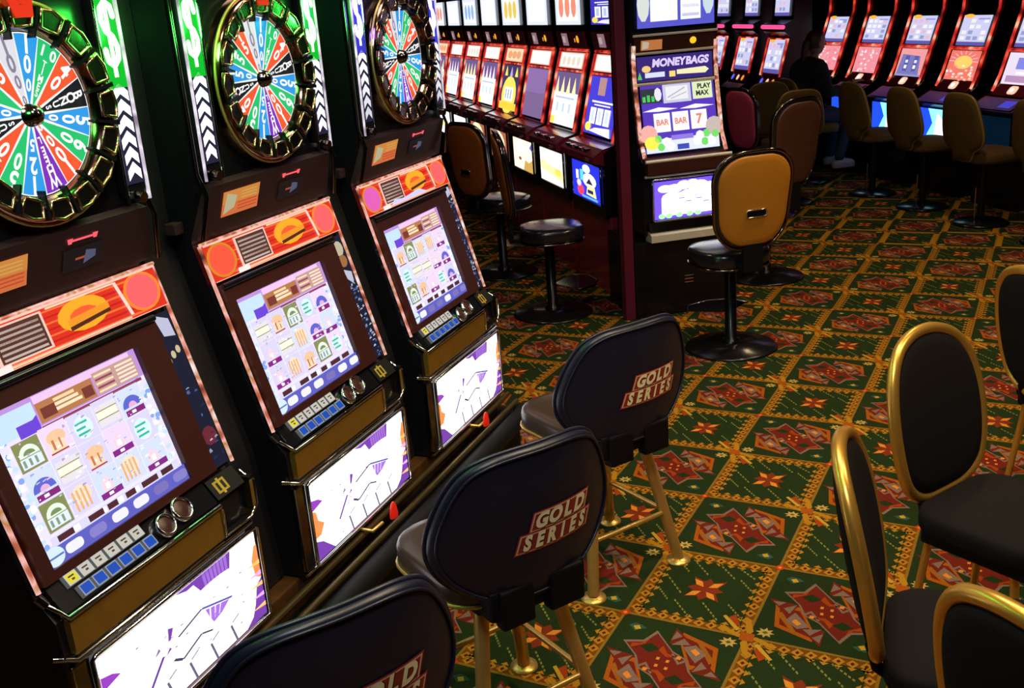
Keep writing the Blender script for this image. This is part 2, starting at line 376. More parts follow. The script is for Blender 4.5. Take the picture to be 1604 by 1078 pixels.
            if (i+j) % 2 == 0: Pl([(-.05, .0), (0, -.05), (.05, 0), (0, .05)], (.45, .05, .01), 12); Pl([(-.02, .0), (0, -.02), (.02, 0), (0, .02)], PO, 13)
            else:
                for rot in (0, 1):
                    q = (lambda pts: [(-x, -y) for x, y in pts]) if rot else (lambda pts: pts)
                    Pl(q([(0, 0), (.24, -.09), (.2, -.03), (.07, .02)]), (.42, .2, .012), 12); Pl(q([(0, 0), (.08, -.24), (.02, -.2), (-.03, -.08)]), (.42, .2, .012), 12)
                    Pl(q([(.09, -.13), (.16, -.25), (.2, -.2), (.13, -.09)]), (.33, .05, .01), 12); Pl(q([(.1, -.05), (.25, -.2), (.23, -.22), (.08, -.08)]), (.5, .3, .03), 13)
                Pl([(-.06, .05), (-.05, -.05), (.06, -.05), (.05, .05)], (.36, .08, .01), 13)
    o = a.build('floor', None, 'C', None, None, lambda x, y, l: Vector((x, y, l-.0016)))
    o['kind'] = 'structure'
carpet()
def room():
    x0, x1, y0, y1, h = -7.5, 2.6, -1.6, 14.6, 3.6
    for nm, b, m in (('ceiling', (x0, x1, y0, y1, h, h+.1), 'ceil'), ('wall_left', (x0-.1, x0, y0, y1, 0, h), 'wall'), ('wall_right', (x1, x1+.1, y0, y1, 0, h), 'wall'),
                     ('wall_back', (x0, x1, y1, y1+.1, 0, h), 'wall'), ('wall_front', (x0, x1, y0-.1, y0, 0, h), 'wall')):
        o = MB().box(*b).build(nm, m); o['kind'] = 'structure'
room()
for i, (x, y, p) in enumerate(DOWN):  # fixtures drawn for the two added lamps as well
    t = thing('ceiling_downlight', 'round recessed ceiling lamp with warm lens, overhead', 'ceiling lamp', (x, y, 3.6), 0, 'recessed ceiling lamps')
    MB().lathe([(.085, 0), (.11, 0), (.115, -.012), (.1, -.018), (.085, -.012), (.085, 0)], n=24).build('trim_ring', 'chrome', t)
    MB().lathe([(.0, -.006), (.083, -.006)], n=24).build('lens', 'lamp', t)

# ------------------------------------------------------------------ art pieces
WH = (1, 1, 1)
def screen_art(seed):
    r = random.Random(seed); a = Art(.0002)
    a.rect(0, 0, 1, 1, (.66, .66, 1.1))
    a.poly([(0, .12), (1, .12), (1, .8), (0, .8)], (.86, .8, 1.15))
    for k in range(110):
        x = r.choice((r.uniform(0, .07), r.uniform(.92, .99))); y = r.uniform(.1, .97); a.ell(x, y, .012+.01*r.random(), .012+.012*r.random(), r.choice((WH, (1.1, 1.1, 1.2), (.25, .42, .9), (.6, .8, 1.1))), 7, lay=3+k % 3)
    a.l += 3
    a.rect(0, .8, 1, 1, (.55, .3, .75)); a.rect(.0, .8, .28, .965, (.6, .8, 1))
    for k in range(9): a.rect(.02+(k % 3)*.07, .82+(k//3)*.048, .075+(k % 3)*.07, .85+(k//3)*.048, r.choice((WH, (.35, .75, 1), (.8, .8, 1))), 5)
    a.poly([(.15, .78), (.28, .78), (.28, .88), (.25, .86), (.15, .86)], (.16, .06, .7))
    a.rect(.29, .81, .66, .95, (.5, .2, .08)); a.rect(.29, .94, .95, .99, (.9, .6, .9))
    a.rect(.31, .83, .4, .9, (.2, .04, .03)); a.rect(.58, .83, .65, .9, (.2, .04, .03))
    for k, w in enumerate((.16, .18, .2)): a.rect(.4, .905-k*.03, .4+w*.85, .925-k*.03, (1, .8, .55) if k else (1, .7, .4), 12)
    a.rect(.67, .81, .97, .96, (.6, .35, .3))
    for k in range(5):
        a.rect(.68, .82+k*.027, .8, .834+k*.027, (.3, .06, .1) if k % 2 else (1, .75, .5), 14); a.rect(.83, .82+k*.027, .96, .834+k*.027, (1, .8, .65), 14)
    a.rect(.28, .775, .97, .797, (.3, .05, .12))
    kinds = [0, 1, 2, 3, 4, 5, 6, 3, 2, 6, 4, 1, 5, 0, 3]; r.shuffle(kinds)
    for c in range(5):
        for q in range(3):
            x = .075+c*.17; y = .585-q*.2+.008*(c % 2); k = kinds[c*3+q]; W_, H_ = .165, .195; L = a.l
            bg = r.choice(((.75, .7, 1), (.9, .72, .98), (.7, .78, 1))); a.rect(x, y, x+W_, y+H_, bg, L+1)
            if k == 0:   # arch on olive
                a.rect(x+.005, y+.005, x+W_-.005, y+H_-.005, (.25, .28, .1), L+2); a.ell(x+W_/2, y+.09, .06, .07, (.85, .95, .8), 12, 0, pi, L+3); a.rect(x+.02, y+.02, x+W_-.02, y+.085, (.8, .9, 1), L+3)
                for z in range(3): a.rect(x+.03+z*.035, y+.03, x+.045+z*.035, y+.075, (.25, .35, .25), L+4)
                a.ell(x+W_/2, y+.1, .035, .03, (.2, .3, .12), 10, 0, pi, L+4)
            elif k == 1:  # orange columns
                a.ell(x+W_/2, y+.11, .06, .065, (1, .8, .6), 12, lay=L+2)
                for z in range(4): a.rect(x+.025+z*.028, y+.02, x+.038+z*.028, y+.15, (.9, .45, .2), L+3)
            elif k == 2:  # blue fans
                a.ell(x+W_/2, y+.06, .068, .075, (.12, .14, .65), 14, 0, pi, L+2); a.ell(x+W_/2, y+.06, .03, .035, (.85, .45, .75), 10, 0, pi, L+3); a.rect(x+.02, y+.005, x+W_-.01, y+.045, (.25, .02, .2), L+4)
                a.rect(x+.06, y+.015, x+.09, y+.035, WH, L+5)
            elif k == 3:  # pink house with label
                a.poly([(x+.04, y+.05), (x+.11, y+.05), (x+.11, y+.1), (x+.075, y+.15), (x+.04, y+.1)], (1, .7, .8), L+2); a.rect(x+.06, y+.06, x+.09, y+.1, WH, L+3)
                a.rect(x+.01, y+.005, x+W_-.01, y+.045, (.25, .02, .25), L+4); a.rect(x+.06, y+.015, x+.09, y+.035, WH, L+5)
            elif k == 4:  # cream bars
                a.rect(x+.01, y+.02, x+W_-.01, y+.16, (.85, .8, .85), L+2); a.rect(x+.01, y+.07, x+W_-.02, y+.12, (1, 1, .8), L+3); a.rect(x+.01, y+.065, x+W_-.01, y+.072, (.35, .3, .1), L+4); a.rect(x+.01, y+.12, x+W_-.01, y+.127, (.35, .3, .1), L+4)
            elif k == 5:  # teal roundel
                a.ell(x+W_/2, y+.09, .06, .075, (.75, 1, .95), 14, lay=L+2)
                for z in range(3): a.rect(x+.035, y+.045+z*.035, x+.115-.02*(z % 2), y+.06+z*.035, (.05, .5, .38), L+3)
            else:         # orange urn
                a.ell(x+W_/2, y+.11, .06, .045, (1, .6, .35), 12, lay=L+2); a.rect(x+.03, y+.02, x+.12, y+.08, (1, .75, .5), L+3); a.rect(x+.02, y+.012, x+.13, y+.022, (.4, .05, .05), L+4)
                a.rect(x+.045, y+.035, x+.06, y+.1, (.6, .2, .1), L+5); a.rect(x+.09, y+.035, x+.1, y+.1, (.6, .2, .1), L+5)
            a.l = L+5 if (c*3+q) % 4 == 3 else L
    a.l += 6
    for k in range(120):     # small printed details over the symbols
        x = r.uniform(.09, .9); y = r.uniform(.19, .76); w = r.uniform(.006, .03); h = r.uniform(.004, .016)
        a.poly([(x, y), (x+w, y+h*.4), (x+w*.8, y+h), (x+w*.1, y+h)], r.choice(((1.1, 1.05, 1.1), (1.1, 1, 1.2), (.5, .35, .6), (.35, .45, .8), (.9, .6, .7), (.5, .6, .5))), a.l)
    a.rect(.06, .115, .97, .17, (.75, .72, 1)); a.rect(0, 0, 1, .11, (.12, .12, .55))
    for x0, x1 in ((.1, .2), (.3, .4), (.43, .5), (.56, .63), (.68, .8), (.83, .92)): a.rect(x0, .12, x1, .16, (.08, .02, .03), a.l)
    for x0, x1 in ((.2, .24), (.4, .42), (.5, .54), (.63, .66)): a.rect(x0, .12, x1, .16, WH, a.l)
    for k in range(6):
        a.poly([(x_, y_) for x_, y_ in rrect(.11, .065, .025, 3, .17+k*.155, .055)], r.choice(((.9, .88, 1), (.2, .17, .5), (.25, .22, .6))) if k else (.9, .88, 1), a.l+1)
    a.ell(.045, .06, .06, .06, (.7, .85, 1)); a.rect(.0, .05, .1, .062, (.1, .2, .5))
    return a
def reflection_art(v):  # reflections in the mirror strip, painted as dim glowing patches
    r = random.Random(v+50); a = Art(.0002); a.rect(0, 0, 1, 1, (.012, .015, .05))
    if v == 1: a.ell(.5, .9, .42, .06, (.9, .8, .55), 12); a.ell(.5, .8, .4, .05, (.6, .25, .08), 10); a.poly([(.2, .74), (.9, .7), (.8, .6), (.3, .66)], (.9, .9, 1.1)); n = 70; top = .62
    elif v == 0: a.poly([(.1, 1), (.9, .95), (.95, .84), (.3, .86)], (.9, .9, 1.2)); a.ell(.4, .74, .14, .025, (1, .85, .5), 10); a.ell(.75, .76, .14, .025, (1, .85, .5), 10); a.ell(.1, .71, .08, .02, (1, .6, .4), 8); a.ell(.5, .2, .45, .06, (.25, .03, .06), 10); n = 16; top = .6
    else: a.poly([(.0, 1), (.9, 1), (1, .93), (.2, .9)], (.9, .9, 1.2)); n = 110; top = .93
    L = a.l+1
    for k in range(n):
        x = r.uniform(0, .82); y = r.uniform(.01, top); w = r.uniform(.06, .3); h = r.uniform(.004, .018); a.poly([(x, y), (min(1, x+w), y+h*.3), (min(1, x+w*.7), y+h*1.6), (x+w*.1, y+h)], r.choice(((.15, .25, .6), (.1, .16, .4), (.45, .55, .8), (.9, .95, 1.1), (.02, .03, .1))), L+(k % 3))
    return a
def red_art(v):
    a = Art(.0002); a.rect(0, 0, 1, 1, (.75, .03, .012))
    for k in range(7): a.poly([(.1+.02*k, .08+.13*k), (.9, .05+.13*k), (.85, .1+.13*k), (.12, .11+.13*k)], ((1, .17, .04), (.6, .01, .01))[k % 2])
    a.ell(.09, .5, .095, .46, (.7, .25, .02)); a.ell(.09, .5, .08, .4, (1, .1, .05) if v < 2 else (.8, .12, .5))
    a.ell(.9, .52, .095, .46, (1, .25, .03)); a.ell(.9, .52, .08, .4, (1, .13, .14))
    a.rect(.2, .12, .43, .92, (.9, .6, .5)); a.rect(.215, .16, .42, .88, (.1, .03, .02))
    for k in range(6): a.rect(.225, .2+k*.11, .41, .25+k*.11, (.55, .45, .4), a.l+(k == 0))
    a.ell(.6, .55, .12, .36, (1, .42, .02), 14); a.ell(.6, .5, .07, .2, (1, .12, .03), 12); a.poly([(.52, .35), (.72, .45), (.72, .6), (.52, .52)], (.9, .32, .02)); a.poly([(.52, .27), (.72, .38), (.72, .46), (.52, .36)], (.08, .02, .01))
    a.line((.78, .93), (.81, .1), .016, (1, .7, .6)); a.rect(.45, .9, .78, .94, (1, .7, .5)); a.rect(.2, .03, .8, .08, (1, .6, .4)); a.rect(.0, .0, 1, .02, (1, .5, .3))
    a.rect(.16, -.0, .24, .14, (1, .85, .8)); a.rect(0, .95, 1, 1, (1, .6, .45))
    if v == 2: a.poly([(.25, .05), (.7, .05), (.6, .25), (.4, .15), (.3, .22)], (.7, .65, 1))
    return a
def belly_art(v):
    a = Art(.0003); a.rect(0, 0, 1, 1, (1, .97, .96)); pu = (.11, .03, .24); og = (.55, .17, .05)
    a.poly([(0, 0), (.16, 0), (.1, .12), (.06, .2), (0, .26)], pu); a.poly([(0, .3), (.05, .3), (.09, .42), (.04, .5), (.03, .62), (0, .66)], og); a.poly([(0, .66), (.1, .7), (.06, .76), (0, .8)], (.18, .03, .3))
    a.poly([(.45, 1), (.52, .95), (.7, .97), (.72, 1)], pu)
    for k in range(7): a.poly([(.62+k*.025, 1), (.64+k*.025, 1), (.65+k*.023, .78), (.635+k*.023, .78)], (.2, .09, .38), a.l)
    a.poly([(.6, .84), (.7, .8), (.8, .82), (.82, 1), (.55, 1)], pu, a.l-1)
    a.ell(.68, .78, .16, .07, (1, .97, .96), 16)
    a.poly([(1, 0), (.84, 0), (.9, .08), (.93, .2), (.96, .4), (1, .45)], pu); a.poly([(1, .45), (.96, .5), (.95, .7), (.98, .85), (1, .85)], og)
    for k in range(5): a.poly([(1, .1+k*.13), (.9, .14+k*.13), (1, .15+k*.13)], ((.8, .35, .1), (.5, .25, .7))[k % 2])
    g = (.04, .035, .07)
    a.line((.42, .58), (.58, .66), .02, g); a.line((.58, .66), (.78, .52), .02, (.06, .06, .3)); a.poly([(.6, .62), (.76, .52), (.7, .45), (.64, .42), (.62, .5)], (.22, .1, .42))
    for k in range(3): a.line((.63+.035*k, .6-.02*k), (.62+.03*k, .46), .01, (.6, .5, .8), a.l+(k == 0))
    a.poly([(.36, .62), (.375, .62), (.4, .72), (.37, .75)], pu); a.line((.22, .3), (.32, .52), .02, (.09, .03, .2)); a.poly([(.27, .57), (.31, .6), (.3, .64)], (.15, .1, .2)); a.poly([(.33, .5), (.37, .53), (.36, .56)], pu)
    a.line((.37, .4), (.42, .33), .02, g); a.line((.42, .33), (.55, .42), .02, g); a.line((.55, .42), (.62, .36), .016, g)
    for k in range(4):
        x = .34+k*.14; a.line((x, .0), (x-.03, .24), .014, (.08, .07, .12)); a.line((x-.11, .08+.02*k), (x-.02, .1+.02*k), .007, (.25, .22, .25)); a.line((x-.02, .26), (x+.03, .3), .012, (.06, .05, .1))
    a.rect(.3, 0, .9, .025, (.15, .08, .1))
    r = random.Random(v)
    for k in range(14): x = r.uniform(.15, .85); y = r.uniform(.1, .85); a.rect(x, y, x+.015, y+.012, r.choice(((.08, .05, .08), (.04, .04, .08), (.2, .16, .3))), a.l)
    return a
def wheel_art():
    a = Art(.0004); b_, g_, o_, k_, p_, w_ = (.03, .33, .8), (.02, .55, .16), (.9, .1, .03), (.01, .01, .015), (.22, .03, .5), (.75, .73, .8)
    seq = [(b_, '100'), (g_, '10TIMES'), (o_, '40'), (k_, 'BONUS'), (b_, '500'), (g_, '60'), (o_, '1000'), (p_, 'WHEEL'), (b_, '125'), (g_, '50'), (o_, '20'), (k_, 'BONUS'), (b_, '150'), (g_, '25'), (o_, '15'), (w_, '1000')]
    n = 16; a.ell(0, 0, 1, 1, (.9, .9, .9), 64)
    for i, (c, t) in enumerate(seq):
        th = pi/2-2*pi*(i+.5)/n; h = pi/n*.97
        a.poly([(.1*cos(th), .1*sin(th))]+[(.985*cos(th+h*q), .985*sin(th+h*q)) for q in (-1, -.5, 0, .5, 1)], c, 2)
        tc = (1, 1, 1) if c != w_ else (.25, .22, .3)
        if len(t) <= 5:
            step = .25 if len(t) < 5 else .15
            for q, ch in enumerate(t):
                r_ = .86-q*step*(.9 if len(t) > 3 else 1); sz = (.34 if len(t) < 5 else .22)*min(1, r_+.25); a.text(ch, r_*cos(th), r_*sin(th), sz*.78, sz, tc, th-pi/2, 0, .03, 3)
        else:
            for q, ch in enumerate('10'): a.text(ch, .86*cos(th-.09+.2*(1-q)-.02), .86*sin(th-.09+.2*(1-q)-.02), .2, .2, tc, th-pi/2, 0, .03, 3)
            for q, ch in enumerate('TIMES'): a.text(ch, (.7-q*.1)*cos(th), (.7-q*.1)*sin(th), .11, .13, tc, th-pi/2, 0, .02, 3)
    return a
def light_art(side, blue=False):
    a = Art(.0004); a.rect(0, 0, 1, 1, (.008, .006, .02)); hi = (.02, .02, .3) if blue else (.0, .27, .012); wc = (1.1, 1.1, 1.7) if blue else (1.15, 1.8, 1.15)
    a.poly([(0, .5), (1, .5), (1, 1), (0, 1)], hi)
    for k in range(6):
        y = .03+k*.082; w = .36+.016*k; c = (.35, .4, .45, .5, .6, .8)[k] if blue else 1.0
        a.poly([(.5-w, y-.012), (.5, y+.03), (.5+w, y-.012), (.5+w, y+.04), (.5, y+.086), (.5-w, y+.04)], (c, c, c*1.1), a.l+(k == 0))
    pts = [(.84, .86), (.78, .905), (.5, .925), (.24, .895), (.2, .84), (.34, .79), (.66, .755), (.82, .705), (.78, .65), (.5, .615), (.22, .64), (.17, .69)]
    L = a.l+1
    for p, q in zip(pts, pts[1:]): a.line(p, q, .27, wc, L, 7.4)
    for p in pts: a.ell(p[0], p[1], .135, .0185, wc, 10, lay=L)
    a.rect(.39, .555, .6, .985, wc, L+1)
    return a

# ------------------------------------------------------------------ wheel machines of the near bank
TH = radians(-5.559); D_ = Vector((sin(TH), cos(TH), 0)); N_ = Vector((cos(TH), -sin(TH), 0)); RZW = atan2(N_.x, -N_.y)
def row_loc(row, out, z=0): p = D_*row+N_*out; return (p.x, p.y, z)
SLANT = [(.0, .70), (.0, .81), (.045, .868), (.2, 1.425)]
def tube_frame(mb, fr, r, off=0, closed=True):
    o, U, V = fr; q = [o, o+U, o+U+V, o+V]; pts = []
    for a, b in zip(q, q[1:]+q[:1]): pts += [lerp(a, b, .02), lerp(a, b, .5), lerp(a, b, .98)]
    return mb.tube(pts, r, 6, closed=True)
def lamp_point(parent, loc, color, power):
    l = bpy.data.lights.new('sign_glow_lamp', 'POINT'); l.energy = power; l.color = color; l.shadow_soft_size = .05; l.specular_factor = .12
    o = bpy.data.objects.new('sign_glow_lamp', l); COL.objects.link(o); o.parent = parent; o.location = loc
def wheel_machine(i, row, label):
    t = thing('slot_machine', label, 'slot machine', row_loc(row, -1.70), RZW, 'wheel slot machines of the near bank')
    H = .35; prof = SLANT
    body = [(.008, .395), (.008, .70), (.012, .80), (.06, .86), (.215, 1.425), (.215, 1.44), (.175, 1.57), (.175, 2.5), (.75, 2.5), (.75, .395)]
    MB().prism(body, -H, H).build('cabinet', 'black', t)
    # lower lit door
    fr = (Vector((-H+.065, -.006, .415)), Vector((2*H-.09, 0, 0)), Vector((0, .0, .255)))
    belly_art(i).build('belly_glass', fr, 'A2', t)
    m = MB(); tube_frame(m, (fr[0]+Vector((-.012, -.004, -.012)), fr[1]+Vector((.024, 0, 0)), fr[2]+Vector((0, 0, .024))), .006); m.build('belly_frame', 'chrome', t)
    MB().box(-H, -H+.052, -.004, .02, .41, .69, .004).build('side_post', 'dchrome', t)
    m = MB(); m.tube([(-H-.012, .03, .715), (-H+.02, -.006, .70), (H-.03, -.006, .70), (H+.012, .03, .715)], .007); m.tube([(-H, .0, .40), (H, .0, .40)], .006); m.build('door_trim', 'chrome', t)
    m = MB(); m.tube([(-.03, .0, .392), (-.03, -.05, .39), (.03, -.055, .39)], .006); m.build('door_lever', 'gold', t, 'small brass door lever')
    # tray front and cash cup
    pf = MB().prism([(-.008, .715), (-.008, .795), (.01, .80), (.02, .715)], -H+.02, H-.14); pf.build('tray_front', 'bronze', t, 'bronze front of the button tray')
    m = MB()   # open cup at the right end
    m.box(H-.14, H-.135, -.01, .05, .715, .80); m.box(H-.012, H+.008, -.01, .05, .735, .83); m.box(H-.14, H, .04, .05, .715, .82); m.prismz([(H-.14, -.01), (H-.03, -.01), (H, .03), (H, .05), (H-.14, .05)], .715, .72); m.build('coin_cup', 'matte', t)
    m = MB(); m.tube([(H-.14, -.012, .80), (H-.14, -.012, .72), (H-.03, -.012, .72), (H+.004, -.012, .745), (H+.004, -.012, .815), (H+.004, .03, .84)], .0045); m.build('cup_rim', 'chrome', t)
    m = MB(); m.box(H-.012, H+.01, -.012, .04, .735, .82, .004); m.build('tray_cheek', 'bronze', t)
    # button deck
    fr = on_prof(prof, -H+.02, H-.14, .812, .866, .004); m = MB(); slab(m, (fr[0], fr[1], fr[2]), .012); dk = m.build('button_deck', 'black', t)
    m = MB(); m.tube([(-H+.01, .035, .838), (-H+.02, -.008, .806), (H-.14, -.008, .806)], .007); m.tube([(-H+.01, .035, .838), (-H+.002, .05, .86)], .012); m.build('deck_trim', 'chrome', t)
    U = fr[1].normalized(); V = fr[2].normalized(); Nn = U.cross(V); o0 = fr[0]
    for k in range(6):
        x = -.288+k*.042
        for rowv, col, mk, lb in ((.043, (1, .85, .05) if k == 0 else (.75, .7, .6), 1, 'yellow button' if k == 0 else 'cream button'), (.006, (.01, .09, .6), 0, 'blue button')):
            xx = x+(.014 if mk == 0 else 0)
            p = o0+U*(xx+H-.02)+V*rowv+Nn*.001; w, h = U*.0375, V*.031
            a = Art(.0004); q = [(0, 0), (1, 0), (1, 1), (0, 1)]
            P0, P1 = p, p+Nn*.012
            vs = [P0, P0+w, P0+w+h, P0+h, P1+w*.04+h*.04, P1+w*.96+h*.04, P1+w*.96+h*.96, P1+w*.04+h*.96]
            fs = [(0, 1, 5, 4), (1, 2, 6, 5), (2, 3, 7, 6), (3, 0, 4, 7), (4, 5, 6, 7)]; cs = [(.12, .12, .12)]*4+[(.7, .7, .65) if mk else (.35, .4, .5)]
            def addq(x0, y0, x1, y1, c, lift):
                b = len(vs); vs.extend([P1+w*x0+h*y0+Nn*lift, P1+w*x1+h*y0+Nn*lift, P1+w*x1+h*y1+Nn*lift, P1+w*x0+h*y1+Nn*lift]); fs.append((b, b+1, b+2, b+3)); cs.append(c)
            addq(.12, .14, .88, .86, col, .0005)
            if mk: addq(.25, .58, .7, .7, (.08, .06, .04), .0009); addq(.4, .3, .62, .45, (.08, .06, .04), .0009)
            o = link('button', new_mesh('button', vs, fs, 'btn', False, cs), dk); o['label'] = lb
    for x, v, r_ in ((.022, .032, .031), (.092, .042, .034)):
        c = o0+U*(x+H-.02)+V*v; m = MB(); prs = [(r_, 0), (r_, .012), (r_*.9, .02), (r_*.78, .02), (r_*.74, .014)]
        rot = Matrix((U, V, Nn)).transposed()
        q = MB(); q.lathe(prs, n=20); m.add([c+rot @ p for p in q.v], q.f, True); ro = m.build('round_button', 'chrome', dk, 'large round chrome button')
        q = MB(); q.lathe([(r_*.76, .013), (r_*.5, .016), (0, .017)], n=20); m = MB(); m.add([c+rot @ p for p in q.v], q.f, True); m.build('button_cap', 'bezel', ro)
    # bill/ticket mouth on the deck beside the buttons
    fr2 = on_prof(prof, .215, .33, .815, .862, .006); m = MB(); slab(m, fr2, .01); sl = m.build('ticket_slot', 'matte', t)
    a = Art(.0004); a.rect(0, 0, 1, 1, (.01, .01, .01)); a.rect(.15, .2, .55, .8, (.45, .3, .05)); a.rect(.22, .3, .48, .7, (.02, .02, .01)); a.rect(.3, .1, .38, .9, (.5, .35, .05)); a.build('ticket_label', (fr2[0]+Nn*.001, fr2[1], fr2[2]), 'P', sl)
    # slanted face
    fb = on_prof(prof, -.335, .268, .876, 1.302, .006); m = MB(); o_, U_, V_ = fb; Nf = U_.cross(V_).normalized()
    sx0, sx1, sz0, sz1 = (.035/.603, 1-.093/.603, .05, .875)
    scr_o = o_+U_*sx0+V_*sz0; scr = (scr_o-Nf*.004, U_*(sx1-sx0), V_*(sz1-sz0))
    def ring(mb, ou, inn, d0, d1):
        O = [ou[0], ou[0]+ou[1], ou[0]+ou[1]+ou[2], ou[0]+ou[2]]; I = [inn[0], inn[0]+inn[1], inn[0]+inn[1]+inn[2], inn[0]+inn[2]]
        vs = [p+Nf*d0 for p in O]+[p+Nf*d1 for p in O]+[p+Nf*d1 for p in I]+[p+Nf*d0 for p in I]; fs = []
        for k in range(4):
            j = (k+1) % 4; fs += [(k, j, 4+j, 4+k), (4+k, 4+j, 8+j, 8+k), (8+k, 8+j, 12+j, 12+k)]
        mb.add(vs, fs)
    ring(m, fb, (scr_o, scr[1], scr[2]), -.01, .012); bz = m.build('screen_bezel', 'bezel', t)
    screen_art(i*11+3).build('screen', scr, 'A1', bz)
    m = MB(); fb2 = on_prof(prof, -.335, .265, 1.296, 1.308, .02); m.tube([fb2[0], fb2[0]+fb2[1]], .009); m.build('bezel_lip', 'black', t)
    fs_ = on_prof(prof, .272, .335, .876, 1.30, .004); reflection_art(i).build('painted_reflections', fs_, 'AD', t, 'mirror strip beside the screen with painted blue reflections')
    red_art(i).build('paytable_panel', on_prof(prof, -H+.006, H-.006, 1.312, 1.418, .008), 'A1', t)
    m = MB()
    for sx in (-H+.002, H-.002): m.tube([(sx, prof_at(prof, z)-.004, z) for z in (.87, 1.0, 1.15, 1.3, 1.42)], .0058, 6)
    m.tube([(-H, .19, 1.424), (0, .19, 1.424), (H, .19, 1.424)], .005, 6)
    m.build('slant_trim', 'pinktrim', t, 'chrome edge of the slanted face, pink reflections painted as glow')  # polished chrome whose pink reflections are put in as emission
    # brown bill panel
    bp = [(.205, 1.44), (.155, 1.585)]; fr = on_prof(bp, -H+.02, H-.02, 1.44, 1.585, .01)
    q = [fr[0]-Vector((.02, 0, 0)), fr[0]+fr[1]+Vector((.02, 0, 0)), fr[0]+fr[1]*.98+fr[2], fr[0]+fr[1]*.02+fr[2]]; nb = fr[1].cross(fr[2]).normalized()
    bpn = MB().add(q+[p-nb*.03 for p in q], [(0, 1, 2, 3), (0, 4, 5, 1), (1, 5, 6, 2), (2, 6, 7, 3), (3, 7, 4, 0)]).build('bill_panel', 'brown', t)
    a = Art(.0004); a.rect(0, 0, 1, 1, (1, .25, .08)); a.rect(.0, .5, 1, 1, (1, .38, .08)); a.poly([(.05, .1), (.33, .3), (.38, .75), (.1, .92)], (.75, .7, .42))
    for k in range(3): a.rect(.5, .58+k*.12, .92, .62+k*.12, (1, .6, .15), a.l+(k == 0))
    for k in range(3): a.rect(.42, .15+k*.13, .95, .2+k*.13, (.9, .1, .03), a.l)
    a.build('sticker', (fr[0]+fr[1]*.115+fr[2]*.32+nb*.002, fr[1]*.27, fr[2]*.5), 'AD', bpn, 'orange instruction sticker')
    a = Art(.0004); a.rect(0, 0, 1, 1, (.008, .006, .01)); a.rect(.3, .45, .75, .55, (.6, .1, .05)); a.poly([(.5, .2), (.8, .4), (.8, .7), (.55, .8)], (.12, .14, .25)); a.build('bill_slot', (fr[0]+fr[1]*.55+fr[2]*.28+nb*.002, fr[1]*.2, fr[2]*.38), 'AD', bpn)
    a = Art(.0004); a.rect(0, .3, 1, .7, (1, .12, .15)); a.poly([(0, 0), (.12, 0), (.16, 1), (-.04, 1)], (1, .12, .15)); a.poly([(.88, 0), (1, 0), (1.04, 1), (.84, 1)], (1, .12, .15)); a.build('bill_light', (fr[0]+fr[1]*.57+fr[2]*.75+nb*.002, fr[1]*.14, fr[2]*.09), 'A1', bpn)
    for s_ in (-1, 1): MB().tube([(s_*(H+.004), .17, 1.44), (s_*(H-.01), .145, 1.56), (s_*(H-.012), .165, 1.62), (s_*(H-.012), .165, 2.5)], .007, 6).build('edge_trim', 'dchrome', t)
    # wheel
    wz, wx, fy = 1.845, .022, .175
    wh = MB().lathe([(.0, .0), (.188, .0), (.19, .012), (.0, .012)], c=(wx, fy, wz), axis='y', n=48).build('wheel', 'black', t)
    wheel_art().build('wheel_face', (Vector((wx, fy-.0135, wz)), Vector((.178, 0, 0)), Vector((0, 0, .178))), 'A1', wh)
    MB().lathe([(0, .045), (.012, .043), (.022, .034), (.026, .012), (.034, .012)], c=(wx, fy, wz), axis='y', n=20).build('hub', 'dchrome', wh, 'dark chrome wheel hub')
    rg = MB().lathe([(.178, .006), (.184, .03), (.2, .045), (.225, .046), (.238, .036), (.244, .0)], c=(wx, fy, wz), axis='y', n=64).build('wheel_ring', 'ring', t)
    m = MB(); m.tube([(wx+.243*cos(q*pi/32), fy-.03, wz+.243*sin(q*pi/32)) for q in range(64)], .0045, 6, closed=True); m.build('outer_rim', 'gold', rg)
    for k in range(16):
        an = 2*pi*(k+.0)/16+pi/16; m = MB(); ca, sa = cos(an), sin(an)
        def Q(r_, h_, y_): return (wx+r_*ca-h_*sa, fy-y_, wz+r_*sa+h_*ca)
        vs = [Q(.166, -.0025, .02), Q(.166, .0025, .02), Q(.232, .0055, .045), Q(.232, -.0055, .045), Q(.166, -.0025, .042), Q(.166, .0025, .042), Q(.232, .0055, .056), Q(.232, -.0055, .056)]
        m.add(vs, [(3, 2, 1, 0), (4, 5, 6, 7), (0, 1, 5, 4), (1, 2, 6, 5), (2, 3, 7, 6), (3, 0, 4, 7)]); m.build('ring_fin', 'black', rg)
    for k in range(16):
        an = 2*pi*(k+.5)/16+pi/16; pt = lambda r_, h_, y_: (wx+r_*cos(an+h_), fy-y_, wz+r_*sin(an+h_))
        pts = [pt(.19, -.125, .046), pt(.228, -.14, .05), pt(.233, 0, .05), pt(.228, .14, .05), pt(.19, .125, .046), pt(.188, 0, .046)]
        m = MB(); m.tube(pts, .0042, 6, closed=True); wf = m.build('window_frame', 'wframe', rg)
        MB().add([Vector(p) for p in pts], [(5, 4, 3, 2, 1, 0)]).build('window_glass', 'mirror2', wf)
    m = MB(); m.add([(wx-.035, fy-.052, wz+.245), (wx+.035, fy-.052, wz+.245), (wx+.025, fy-.058, wz+.205), (wx-.025, fy-.058, wz+.205), (wx-.035, fy, wz+.245), (wx+.035, fy, wz+.245), (wx+.025, fy, wz+.205), (wx-.025, fy, wz+.205)], [(3, 2, 1, 0), (0, 1, 5, 4), (1, 2, 6, 5), (2, 3, 7, 6), (3, 0, 4, 7)]); m.build('pointer_light', 'redtag', t, 'red lit pointer above the wheel')
